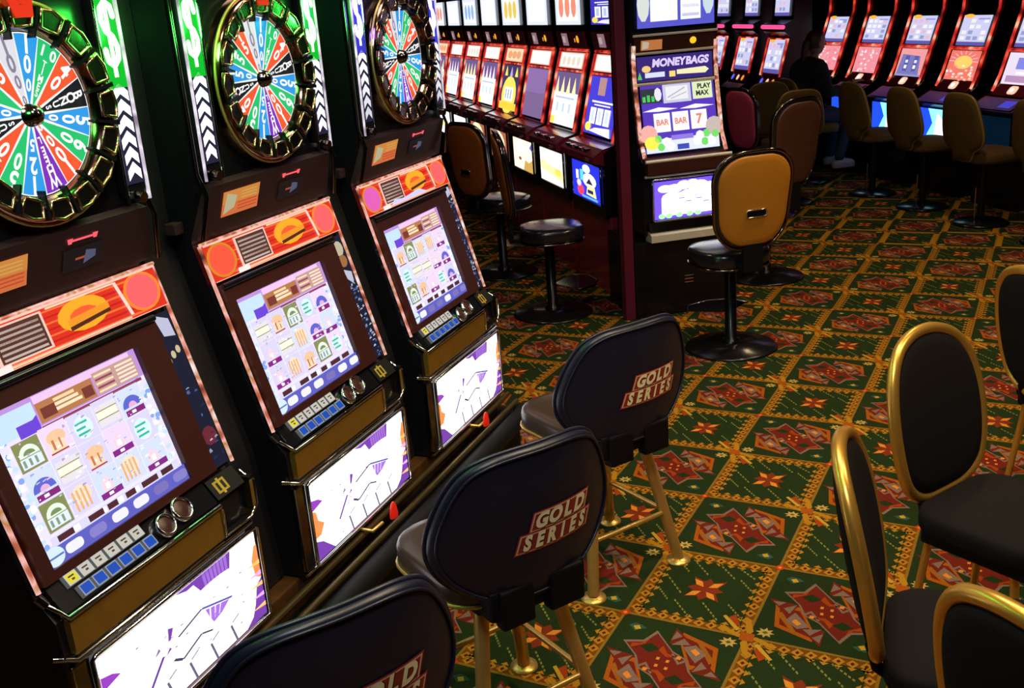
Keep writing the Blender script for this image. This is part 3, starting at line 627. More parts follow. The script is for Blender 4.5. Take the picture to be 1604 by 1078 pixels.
    # light columns
    for s_ in (-1, 1):
        x0 = -.325 if s_ < 0 else .262
        m = MB(); m.box(x0-.008, x0+.071, fy-.03, fy, 1.62, 2.5, .008); lc = m.build('light_column', 'black', t)
        light_art(s_, i == 2).build('column_lens', (Vector((x0, fy-.0315, 1.645)), Vector((.063, 0, 0)), Vector((0, 0, .465))), 'A2', lc)
        if i < 2 or s_ < 0: lamp_point(t, (x0+.03, fy-.10, 2.02), (.05, 1, .08) if i < 2 else (.15, .1, 1), 4. if i < 2 else 2.5)
        MB().tube([(x0-.005, fy-.03, 1.6), (x0-.005, fy-.034, 2.45)], .0045, 6).build('column_edge', 'chrome' if s_ > 0 else 'tube', lc); MB().tube([(x0+.07, fy-.03, 1.6), (x0+.07, fy-.034, 2.45)], .0055, 6).build('column_edge', 'tube' if s_ > 0 else 'chrome', lc)
        m = MB(); m.tube([(x0+.03, fy-.03, 1.612), (x0+.03, fy-.05, 1.61)], .014, 10); m.build('column_foot', 'dchrome', lc)
    if i == 2:
        m = MB(); q = MB(); q.lathe([(0, -.03), (.022, -.02), (.032, 0), (.022, .02), (0, .03)], n=16, axis='x'); m.add([Vector((H+.03, .06, .675))+Vector((p.x*.5, p.y*1., p.z*1.3)) for p in q.v], q.f, True); m.build('side_knob', 'pale', t, 'pale oval knob on the cabinet side')
    return t
R0, SP = 2.665, .896
WL = ['near wheel slot machine, leftmost, with its wheel cut off by the left edge', 'middle wheel slot machine, between the two other wheel machines', 'farthest wheel slot machine of the near bank, beside the rust-backed stools']
for i in range(3): wheel_machine(i, R0+(i-1)*SP, WL[i])
for i in range(2):
    o = MB().prism([(.02, .395), (.06, .80), (.22, 1.42), (.22, 2.5), (.7, 2.5), (.7, .395)], -(SP/2-.352), SP/2-.352).build('divider_panel', 'char')
    o.location = row_loc(R0-SP/2+i*SP, -1.76); o.rotation_euler = (0, 0, RZW)
    tag(o, ['black divider panel between the leftmost and middle wheel machines', 'black divider panel between the middle and farthest wheel machines'][i], 'panel', 'dividers of the near bank')
    m = MB(); m.tube([(-.05, .055, .80), (-.05, .215, 1.42), (-.05, .215, 2.5)], .0025, 5); e = m.build('edge_line', 'dchrome', o)
    MB().box(.05, .088, .165, .2, 1.462, 1.495, .004).build('latch_block', 'brown', o)
# plinth
pl = thing('machine_plinth', 'long low laminate plinth with bumper rail under the wheel machines', 'plinth', row_loc(R0, -1.70), RZW)
RA, RB = -2.3, SP+.40
MB().box(RA, RB, .03, .85, 0, .388, .006).build('plinth_body', 'wood', pl)
MB().box(RA, RB, -.05, .03, .0, .30, .006).build('kick_board', 'matte', pl)
m = MB(); m.tube([(RA, -.012, .372), (RB-.02, -.012, .372)], .012, 8); m.tube([(RA, -.055, .345), (RB-.03, -.055, .345)], .012, 8); m.build('rail', 'rail', pl)
m = MB(); m.tube([(RA, -.11, .315), (RB-.10, -.11, .315), (RB-.06, -.09, .313)], .04, 12); m.build('bumper', 'matte', pl, 'padded black bumper tube')
for k, (r_, lb) in enumerate(((R0+.085, 'red plastic tag below the middle wheel machine'), (R0+SP, 'red plastic tag below the farthest wheel machine'))):
    o = MB().tube([(0, 0, 0), (0, 0, .012), (0, 0, .034), (0, 0, .05), (0, 0, .056)], [.02, .021, .017, .011, .005], 12, flat=.5).build('plastic_tag', 'redtag'); o.location = row_loc(r_, -1.63, .385); tag(o, lb, 'tag', 'red tags on the plinth')

# ------------------------------------------------------------------ stools with the lettered backs
def gold_stool(loc, rz, label):
    t = thing('bar_stool', label, 'stool', loc, rz, 'gold-legged stools at the near bank')
    out = [(x, y) for x, y in rrect(.44, .42, .12, 6, 0, -.02)]
    m = MB(); cushion(m, out, .535, .615, .012, .02); s = m.build('seat', 'vbrown', t)
    m = MB(); m.tube([(x*1.005, y*1.005, .548) for x, y in out], .006, 6, closed=True); m.build('piping', 'gold', s, 'gold piping')
    MB().box(-.15, .15, -.16, .16, .505, .54, .01).build('seat_pan', 'matte', t)
    # curved back
    K = 1.0
    fn = lambda w, h, d: Vector((w*(1-.0*h), .215+(h-.55)*.10-K*w*w+d, h))
    ol = [(0, .55), (.1, .555), (.17, .58), (.235, .625), (.275, .675), (.292, .73), (.288, .785), (.268, .845), (.238, .905), (.2, .95), (.14, .972), (.07, .978), (0, .978)]
    ol = ol+[(-x, y) for x, y in ol[-2:0:-1]]
    ol = [(x*.955, y) for x, y in ol]
    for _ in range(2): ol = [q for i in range(len(ol)) for q in (((ol[i][0]*3+ol[(i+1) % len(ol)][0])/4, (ol[i][1]*3+ol[(i+1) % len(ol)][1])/4), ((ol[i][0]+ol[(i+1) % len(ol)][0]*3)/4, (ol[i][1]+ol[(i+1) % len(ol)][1]*3)/4))]
    m = MB(); shell(m, ol, fn, .03, .012); b = m.build('backrest', 'vinyl', t)
    def inside(x, y):
        c = False
        for (x0_, y0_), (x1_, y1_) in zip(ol, ol[1:]+ol[:1]):
            if (y0_ > y) != (y1_ > y) and x < (x1_-x0_)*(y-y0_)/(y1_-y0_)+x0_: c = not c
        return c
    m = MB(); m.tube([fn(x*1.005, .765+(y-.765)*1.005, -.008) for x, y in ol], .006, 6, closed=True); m.build('piping', 'vinyl', b); m = MB(); m.tube([fn(x*.955, .765+(y-.765)*.955, .0195) for x, y in ol], .0038, 6, closed=True); m.build('piping', 'vinyl', b)
    a = Art(.0005); sh = .30
    def plate(px0, px1, cy, hh, col, lay):      # slanted plate cut in strips so that it follows the curved back
        n = 14
        for q in range(n):
            for v in range(2):
                xa, xb = lerp(px0, px1, q/n), lerp(px0, px1, (q+1)/n); ya, yb = -hh+v*hh, v*hh
                a.poly([(xa+ya*sh, cy+ya), (xb+ya*sh, cy+ya), (xb+yb*sh, cy+yb), (xa+yb*sh, cy+yb)], col, lay)
    for tx, cy, x0, st in (('GOLD', .778, .062, .043), ('SERIES', .724, .045, .0365)):
        n = len(tx); W2 = n*st/2
        plate(x0-W2-.012, x0+W2+.012, cy, .0285, (.42, .03, .035), 1); plate(x0-W2-.008, x0+W2+.008, cy, .0245, (.85, .55, .3), 2); plate(x0-W2-.004, x0+W2+.004, cy, .0215, (.30, .03, .02), 3)
        for q, ch in enumerate(tx):
            X = x0-W2+st*(q+.5); sz = .056; wx_ = .052 if n == 4 else .044
            a.text(ch, X+.002, cy-.0015, wx_, sz, (.04, .01, .01), 0, sh, .07, 4); a.text(ch, X, cy, wx_, sz, (1.0, .86, .48), 0, sh, .055, 5)
    def lf(x, y, l):
        w = -x; h = y; s_ = 0
        for q in range(1, 60):       # how far out towards the rim this point lies
            s_ = q/60
            if inside(w/s_, .765+(h-.765)/s_): break
        rho = min(1, s_)
        return fn(w, h, .015+.012*(1-rho**3)+.0018+l)
    a.build('logo', None, 'P', b, 'cream and red lettering', lf)
    m = MB(); m.box(-.15, .15, .14, .228, .515, .60, .012); m.box(-.135, -.025, .20, .243, .49, .60, .008); m.box(.025, .125, .20, .243, .49, .60, .008); m.box(-.025, .025, .222, .236, .55, .57, .003); m.build('back_bracket', 'matte', t)
    for sx in (-1, 1):
        for sy in (-1, 1):
            m = MB(); m.tube([(sx*.11, sy*.11, .52), (sx*.2, sy*.2, .012)], .0205, 14); lg = m.build('leg', 'gold', t)
            MB().lathe([(0, .012), (.022, .012), (.026, .009), (.043, .007), (.045, 0)], c=(sx*.2, sy*.2, 0), n=20).build('foot_flange', 'gold', lg)
    m = MB(); m.tube([(x, y, .2) for x, y in rrect(.345, .345, .03, 4)], .009, 8, closed=True); m.build('foot_ring', 'gold', t)
    return t
def face(fx, fy): return atan2(fx, -fy)
RS = face(-.875, .485)
SL = ['black stool lettered on its back, nearest, its bottom cut off', 'black stool lettered on its back, the middle of three gold-legged stools', 'black stool lettered on its back, farthest of the gold-legged three']
g3 = Vector((-1.394, 3.178, 0)); st2 = Vector((.10, -.985, 0)); st1 = Vector((.075, -1.76, 0))
s0 = gold_stool(g3+st1, RS, SL[0])
for k, (p, lb) in enumerate(((g3+st2, SL[1]), (g3, SL[2]))):
    c = copy_tree(s0); c.location = p; c['label'] = lb

# ------------------------------------------------------------------ gold-rimmed chairs
def rim_chair(loc, rz, label):
    t = thing('armless_chair', label, 'chair', loc, rz, 'gold-rimmed black chairs')
    fn = lambda w, h, d: Vector((w, .2+(h-.5)*.2-.55*w*w+d, h))
    ol = [(.12*0, .545), (.1, .55), (.17, .59), (.2, .66), (.212, .76), (.205, .86), (.18, .94), (.13, .995), (.06, 1.02), (0, 1.025)]; ol = ol+[(-x, y) for x, y in ol[-2:0:-1]]
    for _ in range(2): ol = [q for i in range(len(ol)) for q in (((ol[i][0]*3+ol[(i+1) % len(ol)][0])/4, (ol[i][1]*3+ol[(i+1) % len(ol)][1])/4), ((ol[i][0]+ol[(i+1) % len(ol)][0]*3)/4, (ol[i][1]+ol[(i+1) % len(ol)][1]*3)/4))]
    m = MB(); shell(m, ol, fn, .035, .016); b = m.build('backrest', 'fabric', t)
    m = MB(); m.tube([fn(x*1.06, .785+(y-.785)*1.05, 0) for x, y in ol], .019, 12, closed=True); m.build('back_frame', 'goldp', t)
    m = MB(); cushion(m, rrect(.44, .43, .1, 6, 0, -.03), .48, .55, .02, .022); m.build('seat', 'fabric', t)
    MB().box(-.19, .19, -.21, .15, .44, .485, .01).build('seat_base', 'matte', t)
    for sx in (-1, 1): MB().tube([(sx*.1, .215, .56), (sx*.1, .2, .5), (sx*.1, .12, .45)], .016, 8).build('back_upright', 'matte', t)
    for sx in (-1, 1):
        for sy in (-1, 1):
            m = MB(); m.tube([(sx*.15, sy*.14, .45), (sx*.19, sy*.19, .0)], .013, 10); m.build('leg', 'goldp', t)
    return t
RC = [((-.055, 2.985), (.88, -.47), 'black gold-rimmed chair whose padded back shows full face, on the right'), ((-.10, 2.28), (.97, .12), 'black gold-rimmed chair seen edge-on, left of the other gold-rimmed chairs'),
      ((.185, 1.87), (.62, .78), 'black gold-rimmed chair nearest, only its back corner showing at the bottom right'), ((.17, 4.05), (.72, .69), 'black gold-rimmed chair farthest back, cut by the right edge')]
c0 = rim_chair((*RC[0][0], 0), face(*RC[0][1]), RC[0][2])
c0.scale = (.93, .93, .965)
for p, f, lb in RC[1:]:
    c = copy_tree(c0); c.location = (*p, 0); c.rotation_euler = (0, 0, face(*f)); c['label'] = lb

# ------------------------------------------------------------------ pedestal stools
def pedestal(name, loc, rz, label, group, backm, slot=True, bw=.46, z0=.64, z1=1.17, padm='gloss', seat_h=.6, rim='dchrome', shape=0):
    t = thing(name, label, 'stool', loc, rz, group)
    MB().lathe([(0, .03), (.17, .026), (.175, .02), (.255, .014), (.268, .006), (.268, 0), (0, 0)], n=40).build('base_disc', 'black', t)
    m = MB(); m.lathe([(.055, .02), (.05, .05), (.034, .06), (.034, .54)], n=20); m.build('pole', 'black', t)
    m = MB(); m.tube([(-.2, -.16, .2), (-.14, -.27, .2), (0, -.31, .2), (.14, -.27, .2), (.2, -.16, .2)], .008, 8); m.add([(-.2, -.16, .205), (-.14, -.27, .205), (0, -.31, .205), (.14, -.27, .205), (.2, -.16, .205), (0, -.02, .205)], [(0, 1, 2, 3, 4, 5)]); m.build('foot_rest', 'dchrome', t)
    out = rrect(.43, .42, .16, 7, 0, -.02); m = MB(); cushion(m, out, seat_h-.085, seat_h, .015, .03); s = m.build('seat', padm, t)
    m = MB(); m.tube([(x*.99, y*.99, seat_h-.088) for x, y in out], .007, 6, closed=True); m.build('seat_rim', rim, s)
    fn = lambda w, h, d: Vector((w, .235+(h-.6)*.12-.5*w*w+d, h))
    zc = (z0+z1)/2; hw = bw/2
    ol = rrect(bw, z1-z0, bw*.36, 8, 0, zc)
    if shape: ol = [(x*(1.0 if y > zc-.02 else .72+.28*max(0, (y-z0)/(zc-.02-z0))), y) for x, y in ol]
    else: ol = [(x*(1+.08*(y-zc)/.26), y) for x, y in ol]
    m = MB(); shell(m, ol, lambda w, h, d: fn(w, h, d-.012), .03, .01); b = m.build('backrest', padm, t)
    cxz = [(x*.9, zc+(y-zc)*.92) for x, y in ol]
    m = MB(); shell(m, cxz, lambda w, h, d: fn(w, h, d+.012), .02, .008); pn = m.build('back_panel', backm, t)
    m = MB(); m.tube([fn(x, y, .004) for x, y in ol], .009, 8, closed=True); m.build('back_rim', rim if not shape else backm, b)
    if slot:
        zs = z0+.2; m = MB(); m.tube([fn(x, y, .033) for x, y in rrect(.12, .04, .012, 3, 0, zs)], .004, 6, closed=True); m.build('handle_slot', 'chrome', pn)
        m = MB(); vs = [fn(x, y, .0325) for x, y in rrect(.12, .04, .012, 3, 0, zs)]; m.add(vs, [tuple(range(len(vs)))[::-1]]); m.build('slot_hole', 'matte', pn)
    m = MB(); m.box(-.06, .06, .1, .26, seat_h-.09, seat_h-.06, .005); m.box(-.06, .06, .232, .262, seat_h-.09, z0+.06, .005); m.build('back_bracket', 'matte', t)
    return t
bF = (-.669, .743); bN = (.743, .669)
pedestal('pedestal_stool', (-1.598, 5.675, 0), face(-.70, .72), 'amber-backed pedestal stool facing the purple end machine', 'pedestal stools', 'amber', z0=.64, z1=1.175)
pedestal('pedestal_stool', (-2.93, 6.073, 0), face(.86, .52), 'rust-backed stool seen side-on, near the front of the long bank', 'pedestal stools', 'rust', bw=.44, z0=.68, z1=1.24)
pedestal('pedestal_stool', (-3.78, 7.0, 0), face(.42, .91), 'rust-backed stool with its broad back beside the farthest wheel machine', 'pedestal stools', 'rust', bw=.46, z0=.63, z1=1.2)
pedestal('pedestal_stool', (-1.78, 7.25, 0), face(-.87, .5), 'brown-backed stool standing behind the amber-backed stool', 'pedestal stools', 'vinylb', False, bw=.44, z0=.68, z1=1.27)

# ------------------------------------------------------------------ upright machines of the other banks
def reel_art(v, kind):
    r = random.Random(v*31+kind); a = Art(.0004)
    if kind == 0:    # upper glass, pale
        a.rect(0, 0, 1, 1, (.8, .85, 1)); a.rect(.1, .1, .9, .9, WH)
        c = ((.9, .6, .1), (.9, .3, .2), (.3, .5, .9))[v % 3]
        for k in range(3): a.ell(.25+.25*k, .5, .1, .3, c if v % 2 else (.95, .95, 1), 10, lay=4)
    elif kind == 1:  # white sign
        a.rect(0, 0, 1, 1, (1, .3, .2)); a.rect(.04, .06, .96, .94, WH)
        if v % 4 == 3:
            a.rect(.04, .06, .96, .94, (1, .75, .5))
            for k in range(3): a.ell(.25+.25*k, .5, .13, .3, (.9, .4, .2), 10, lay=4)
        if v % 4 == 1:
            for k in range(4): a.ell(.2+.2*k, .45, .07, .3, (.85, .75, .6), 10, lay=4)
    elif kind == 2:  # reels with dark sky above
        a.rect(0, 0, 1, 1, (.75, .8, .85)); a.rect(0, .62, 1, 1, (.12, .08, .2)); 
        for k in range(4): x = .1+k*.24; a.poly([(x-.08, .6), (x+.08, .6), (x+.03, .78), (x, .92), (x-.03, .78)], (1, .8, .35) if v % 2 else (.9, .7, .9))
        a.rect(.06, .08, .94, .55, WH); a.rect(.1, .5, .9, .54, (.4, .45, .6))
        for k in range(3): a.rect(.14+k*.26, .2, .33+k*.26, .48, (.9, .93, 1)); a.rect(.19+k*.26, .25, .28+k*.26, .42, (.4, .55, .7))
        a.ell(.12, .08, .1, .08, (1, .6, .1), 10)
    elif kind == 3:  # purple-grey empty screen
        a.rect(0, 0, 1, 1, (.16, .1, .22)); a.rect(.03, .5, .97, .98, (.2, .12, .3))
    elif kind == 4:  # amber bell machine
        a.rect(0, 0, 1, 1, (.04, .03, .08)); a.ell(.5, .33, .42, .42, (1, .6, .1), 16); a.rect(.0, .0, 1, .16, (1, .5, .05)); a.rect(.25, .2, .75, .5, WH)
        for k in range(3): a.rect(.3+k*.15, .24, .38+k*.15, .46, (.3, .35, .5))
        for k in range(3): a.poly([(.15+k*.3, .75), (.3+k*.3, .75), (.22+k*.3, .97)], ((1, .7, .1), (.4, .3, .7))[k % 2])
    elif kind == 5:  # blue machine
        a.rect(0, 0, 1, 1, (.05, .04, .5)); a.rect(.3, .68, .55, .98, (.35, .2, .2)); a.rect(.15, .55, .9, .58, (.9, .95, 1)); a.rect(.25, .5, .8, .52, WH)
        for k in range(3): a.rect(.15+k*.25, .18, .35+k*.25, .46, WH); a.rect(.2+k*.25, .22, .3+k*.25, .42, (.5, .6, .9))
        a.ell(.15, .12, .1, .08, (1, .8, .1), 10); a.poly([(.2, .05), (.95, .0), (.9, .15), (.4, .12)], (.9, .85, 1))
    return a
def belly2(v):
    a = Art(.0004)
    if v == 0:
        a.rect(0, 0, 1, 1, (.02, .03, .6)); a.ell(.52, .85, .14, .12, (.95, .95, 1), 10); a.ell(.62, .55, .24, .2, WH, 14); a.poly([(.5, .45), (.75, .45), (.62, .62)], (.02, .02, .05)); a.poly([(.5, .15), (.85, .12), (.8, .4), (.55, .42)], (.95, .8, .3)); a.rect(.55, .2, .75, .3, (.02, .02, .1)); a.rect(.3, .5, .42, .8, (.1, .6, .9)); a.rect(.15, .5, .24, .75, (.85, .9, 1)); a.ell(.3, .22, .12, .16, (.85, .05, .12), 10); a.ell(.25, .4, .08, .1, (.8, .6, .9), 8); a.rect(.35, .04, .9, .1, (.1, .4, .8))
    elif v == 1: a.rect(0, 0, 1, 1, (1, 1, .93)); a.poly([(0, .35), (1, .15), (1, .45), (0, .62)], (1, .85, .35)); a.rect(.65, .3, .9, .5, (1, .6, .1)); a.ell(.2, .55, .15, .1, (1, .8, .4), 10)
    elif v == 2: a.rect(0, 0, 1, 1, (1, .85, .6)); a.ell(.4, .7, .25, .2, (1, .98, .85), 12); a.poly([(.5, 0), (1, 0), (1, .45), (.8, .3), (.6, .35)], (.5, .3, .08)); a.poly([(.85, .8), (1, .7), (1, 1)], (.1, .1, .5)); a.ell(.35, .35, .08, .06, (.2, .08, .03), 8)
    elif v == 3: a.rect(0, 0, 1, 1, (.35, .1, .05)); a.ell(.45, .55, .42, .48, (1, .8, .45), 16); a.ell(.4, .7, .2, .18, (1, .95, .7), 12); a.ell(.5, .35, .12, .1, (.8, .25, .1), 10)
    else: a.rect(0, 0, 1, 1, WH); a.rect(0, .3, 1, .6, (1, .8, .3)); a.ell(.5, .7, .3, .15, (.85, .9, 1), 10)
    return a
def rect_panel(t, name, prof, x0, x1, z0, z1, art, mt, off=.006): return art.build(name, on_prof(prof, x0, x1, z0, z1, off), mt, t)
def bank_machine(k, loc, rz, label):
    t = thing('slot_machine', label, 'slot machine', loc, rz, 'slot machines of the long middle bank')
    P = [(.0, .55), (.0, 1.0), (.09, 1.06), (.2, 1.52), (.23, 1.62), (.2, 1.78), (.2, 2.1)]; H = .365
    MB().prism([(y+.005, z) for y, z in P]+[(.62, 2.1), (.62, .55)], -H, H).build('cabinet', 'black', t)
    MB().box(-H-.02, H+.02, .03, .62, 0, .56, .004).build('base', 'redgloss', t)
    rect_panel(t, 'belly_glass', P, -.3, .3, .64, .895, belly2(min(k, 3) if k < 5 else 4), 'AB')
    m = MB(); tube_frame(m, on_prof(P, -.31, .31, .63, .905, .006), .008); m.build('belly_frame', 'dchrome', t)
    m = MB(); m.prism([(-.07, .94), (-.07, .985), (.0, 1.03), (.09, 1.05), (.09, .92), (0, .92)], -H, H); dk = m.build('deck', 'redgloss', t, 'glossy dark red deck')
    for q in range(5):
        m = MB(); m.box(-.28+q*.1, -.22+q*.1, -.055, -.02, 1.0, 1.02, .004); o = m.build('button', 'chrome' if (k+q) % 2 else 'black', dk)
    m = MB(); m.tube([(.2, -.073, .955), (.24, -.073, .955)], .012, 8); m.build('deck_lock', 'chrome', dk)
    kd = [5, 2, 3, 4, 2, 2, 2, 2][k]
    rect_panel(t, 'reel_glass', P, -.29, .29, 1.08, 1.47, reel_art(k, kd), 'AB')
    rect_panel(t, 'sign_glass', P, -.29, .29, 1.50, 1.615, reel_art(k, 1), 'A1')
    m = MB()
    for s_ in (-1, 1): m.tube([(s_*.325, prof_at(P, z)-.006, z) for z in (1.06, 1.2, 1.35, 1.5, 1.62)], .010, 6)
    m.tube([(-.3, prof_at(P, 1.485)-.008, 1.485), (.3, prof_at(P, 1.485)-.008, 1.485)], .008, 6); m.tube([(-.325, .225, 1.635), (.325, .225, 1.635)], .01, 6); m.build('lit_trim', 'redtrim', t, 'red lit edging round the glass')
    fr = on_prof(P, -.33, .33, 1.655, 1.77, .008); m = MB(); slab(m, fr, .012); ip = m.build('bill_panel', 'redgloss', t)
    n = fr[1].cross(fr[2]).normalized()
    a = Art(.0004); a.rect(0, .1, .7, .9, (.45, .25, .3)); a.rect(.08, .3, .4, .7, (.7, .6, .6)); a.build('sticker', (fr[0]+fr[1]*.2+n*.001, fr[1]*.3, fr[2]), 'AD', ip)
    a = Art(.0004); a.ell(.5, .5, .5, .5, (1, .45, .02), 14); a.rect(-.9, .1, -.5, .6, (.8, .3, .1)); a.build('amber_lamp', (fr[0]+fr[1]*.72+fr[2]*.3+n*.001, Vector((.055, 0, 0)), fr[2]*.48), 'A1', ip, 'round amber lamp')
    rect_panel(t, 'top_glass', P, -.3, .3, 1.82, 2.08, reel_art(k, 0 if k else 5), 'A1')
    return t
yB = radians(-42); dB = Vector((sin(yB), cos(yB), 0)); nB = Vector((-dB.y, dB.x, 0)); rB = face(nB.x, nB.y)
BL = ['slot machine with a blue cartoon belly panel, nearest of the long bank', 'slot machine with three lit reels and a white-yellow belly, second of the long bank', 'slot machine with a blank violet screen, third of the long bank', 'slot machine with an amber bell glass, fourth of the long bank', 'slot machine with white reels, fifth of the long bank', 'slot machine with white reels, sixth of the long bank', 'slot machine with white reels, seventh of the long bank', 'last slot machine of the long bank, partly hidden by the wheel machine']
for k in range(8):
    p = dB*(7.0+.83*k)+nB*(-2.35); bank_machine(k, (p.x, p.y, 0), rB, BL[k])

def end_machine():
    p = Vector((-2.317, 6.065, 0)); X = Vector((.743, .669, 0)); c = p+X*.36
    t = thing('slot_machine', 'purple slot machine with lit reels facing the aisle at the end of the long bank', 'slot machine', (c.x, c.y, 0), radians(42))
    P = [(.0, .56), (.0, .97), (-.03, .99), (-.03, 1.02), (.06, 1.04), (.1, 1.28), (.14, 1.47), (.15, 1.64), (.13, 1.76), (.12, 2.2)]; H = .29
    MB().prism([(.01, .54), (.01, 1.0), (.07, 1.04), (.16, 1.47), (.17, 1.64), (.14, 1.78), (.14, 2.2), (.5, 2.2), (.5, .54)], -H, H).build('cabinet', 'black', t)
    MB().box(-.37, .3, .0, .5, 0, .50, .008).build('base', 'black', t)
    m = MB()
    for q in range(3): m.box(-.03, .03, -.004, .002, .20+q*.022, .206+q*.022)
    m.build('vent', 'chrome', t, 'three bright vent slots')
    MB().prism([(-.05, .50), (-.05, .545), (.0, .565), (.05, .565), (.05, .50)], -H+.02, H).build('shelf', 'alu', t, 'pale metal shelf under the belly glass')
    MB().prism([(-.03, .565), (-.01, .62), (.03, .62), (.03, .565)], -H+.02, H).build('belly_sill', 'dchrome', t)
    a = Art(.0004); a.rect(0, 0, 1, 1, (.12, .06, .6)); r = random.Random(3)
    a.rect(.1, .08, .95, .55, WH)
    for x, y, rx, ry in ((.15, .8, .1, .1), (.28, .78, .13, .12), (.42, .85, .1, .12), (.55, .85, .1, .13), (.66, .8, .12, .14), (.8, .75, .12, .12), (.9, .7, .1, .12), (.25, .55, .15, .15), (.6, .55, .3, .2)): a.ell(x, y, rx, ry, WH, 12, lay=3)
    for x, y in ((.45, .4), (.6, .45), (.7, .35), (.35, .5), (.8, .5)): a.rect(x, y, x+.08, y+.03, (.2, .15, .5), 4)
    for x in (.1, .2, .35, .5, .62): a.ell(x, .08, .05, .07, (.3, .8, .3), 8, lay=4)
    a.build('belly_glass', on_prof(P, -.225, .25, .635, .875, .006), 'A2', t)
    m = MB(); tube_frame(m, on_prof(P, -.235, .26, .625, .89, .006), .007); m.build('belly_frame', 'chrome', t)
    MB().prism([(-.05, .93), (-.05, 1.0), (-.03, 1.012), (.07, 1.03), (.07, .92), (.01, .92)], -H+.01, H-.01).build('deck', 'bezel', t)
    m = MB(); m.tube([(-H, -.04, 1.01), (H, -.04, 1.01)], .011); m.tube([(-H, -.02, .915), (H, -.02, .915)], .009); m.build('deck_trim', 'alu', t)
    # main glass
    a = Art(.0005); a.rect(0, 0, 1, 1, (.1, .04, .5))
    a.rect(.3, .72, .68, .99, (.6, .6, .75)); a.rect(.34, .76, .64, .96, (.85, .85, .9)); a.line((.36, .8), (.6, .93), .02, (.5, .5, .6)); a.line((.4, .78), (.62, .86), .015, (.55, .5, .6))
    a.rect(.0, .74, .28, .95, (.03, .04, .05)); 
    for k in range(4): a.rect(.02+k*.06, .76, .06+k*.06, .84+.02*(k % 2), (.1, .75, .15), a.l)
    a.ell(.23, .86, .05, .1, (.85, .8, .95), 8); a.rect(.7, .74, .97, .99, (.75, .85, .5)); a.text('PLAY', .86, .92, .08, .1, (.02, .02, .02), 0, 0, .04); a.text('MAX', .83, .82, .08, .1, (.02, .02, .02), 0, 0, .04)
    for k in range(2): a.poly([(.0+k*.5, .62), (.22+k*.5, .67), (.48+k*.5, .63), (.22+k*.5, .605)], (.95, .95, 1))
    for k in range(3):
        x = .14+k*.25; a.rect(x, .3, x+.22, .58, WH); a.rect(x+.03, .33, x+.19, .55, (1, .93, .93))
        a.text(('BAR', 'BAR', '7')[k], x+.11, .44, .09 if k < 2 else .16, .12 if k < 2 else .2, (.8, .25, .2), 0, 0, .03)
    a.ell(.05, .28, .12, .14, (.95, .45, .4), 12); a.ell(.95, .32, .12, .14, (.6, .5, .45), 12); a.rect(0, .0, 1, .2, (.8, .85, .95)); a.rect(.35, .17, .65, .24, (.3, .2, .8)); a.rect(.42, .02, .58, .1, (.05, .08, .5))
    a.ell(.08, .15, .1, .1, (1, .9, .1), 12); 
    for x, y in ((.17, .2), (.2, .08), (.83, .22), (.8, .1), (.95, .2)): a.ell(x, y, .05, .06, (.2, .75, .15), 8, lay=a.l)
    for x, y in ((.28, .15), (.33, .08), (.7, .12), (.74, .2), (.9, .1)): a.ell(x, y, .06, .07, WH, 8, lay=a.l)
    a.build('reel_glass', on_prof(P, -.245, .25, 1.045, 1.455, .008), 'A1', t)
    a = Art(.0004); a.rect(0, 0, 1, 1, (.04, .02, .18)); a.text('MONEY', .42, .7, .125, .42, (.75, .6, 1), 0, .15, .05); a.text('BAGS', .8, .7, .125, .42, (.75, .6, 1), 0, .15, .05); a.ell(.12, .5, .06, .14, (.9, .6, .2), 10)
    a.rect(.1, .15, .36, .35, (.7, .75, .95)); a.rect(.42, .12, .5, .35, (1, .7, .2)); a.poly([(.52, .2), (.9, .16), (.95, .3), (.9, .42), (.52, .38)], (.9, .85, .5)); a.poly([(0, .1), (.06, .1), (.03, .4)], (.1, .6, .1))
    a.build('sign_glass', on_prof(P, -.255, .25, 1.48, 1.63, .008), 'A1', t)
    m = MB()
    m.tube([(-.26, prof_at(P, 1.465)-.01, 1.465), (.26, prof_at(P, 1.465)-.01, 1.465)], .012, 6); m.tube([(-.28, prof_at(P, 1.65)-.01, 1.65), (.28, prof_at(P, 1.65)-.01, 1.65)], .009, 6); m.tube([(-.28, prof_at(P, 1.755)-.01, 1.758), (.28, prof_at(P, 1.755)-.01, 1.758)], .009, 6); m.build('cross_trim', 'alu', t)
    for s_ in (-1, 1): MB().tube([(s_*.275, prof_at(P, z)-.008, z) for z in (1.03, 1.15, 1.28, 1.4, 1.5, 1.62, 1.7)], .014, 6).build('lit_trim', 'pinktrim', t, 'lit edge tube beside the glass')
    fr = on_prof(P, -.27, .27, 1.66, 1.745, .008); m = MB(); slab(m, fr, .012); ip = m.build('bill_panel', 'bezel', t); n = fr[1].cross(fr[2]).normalized()
    a = Art(.0004); a.rect(0, 0, 1, 1, (.8, .28, .08)); a.poly([(.05, .1), (.35, .2), (.38, .8), (.08, .9)], (.8, .7, .55)); a.build('sticker', (fr[0]+fr[1]*.08+fr[2]*.12+n*.001, fr[1]*.26, fr[2]*.7), 'AD', ip)
    a = Art(.0004); a.ell(.5, .5, .5, .5, (1, .6, .02), 14); a.build('amber_lamp', (fr[0]+fr[1]*.68+fr[2]*.32+n*.001, Vector((.045, 0, 0)), fr[2]*.5), 'A1', ip, 'round amber lamp')
    a = Art(.0004); a.rect(0, 0, 1, 1, (.1, .1, .6)); a.rect(.17, .1, .52, .95, WH); a.rect(.56, .1, .82, .95, WH)
    for k in range(5): a.rect(.58, .15+k*.15, .8, .2+k*.15, (.6, .6, .8), a.l+(k == 0))
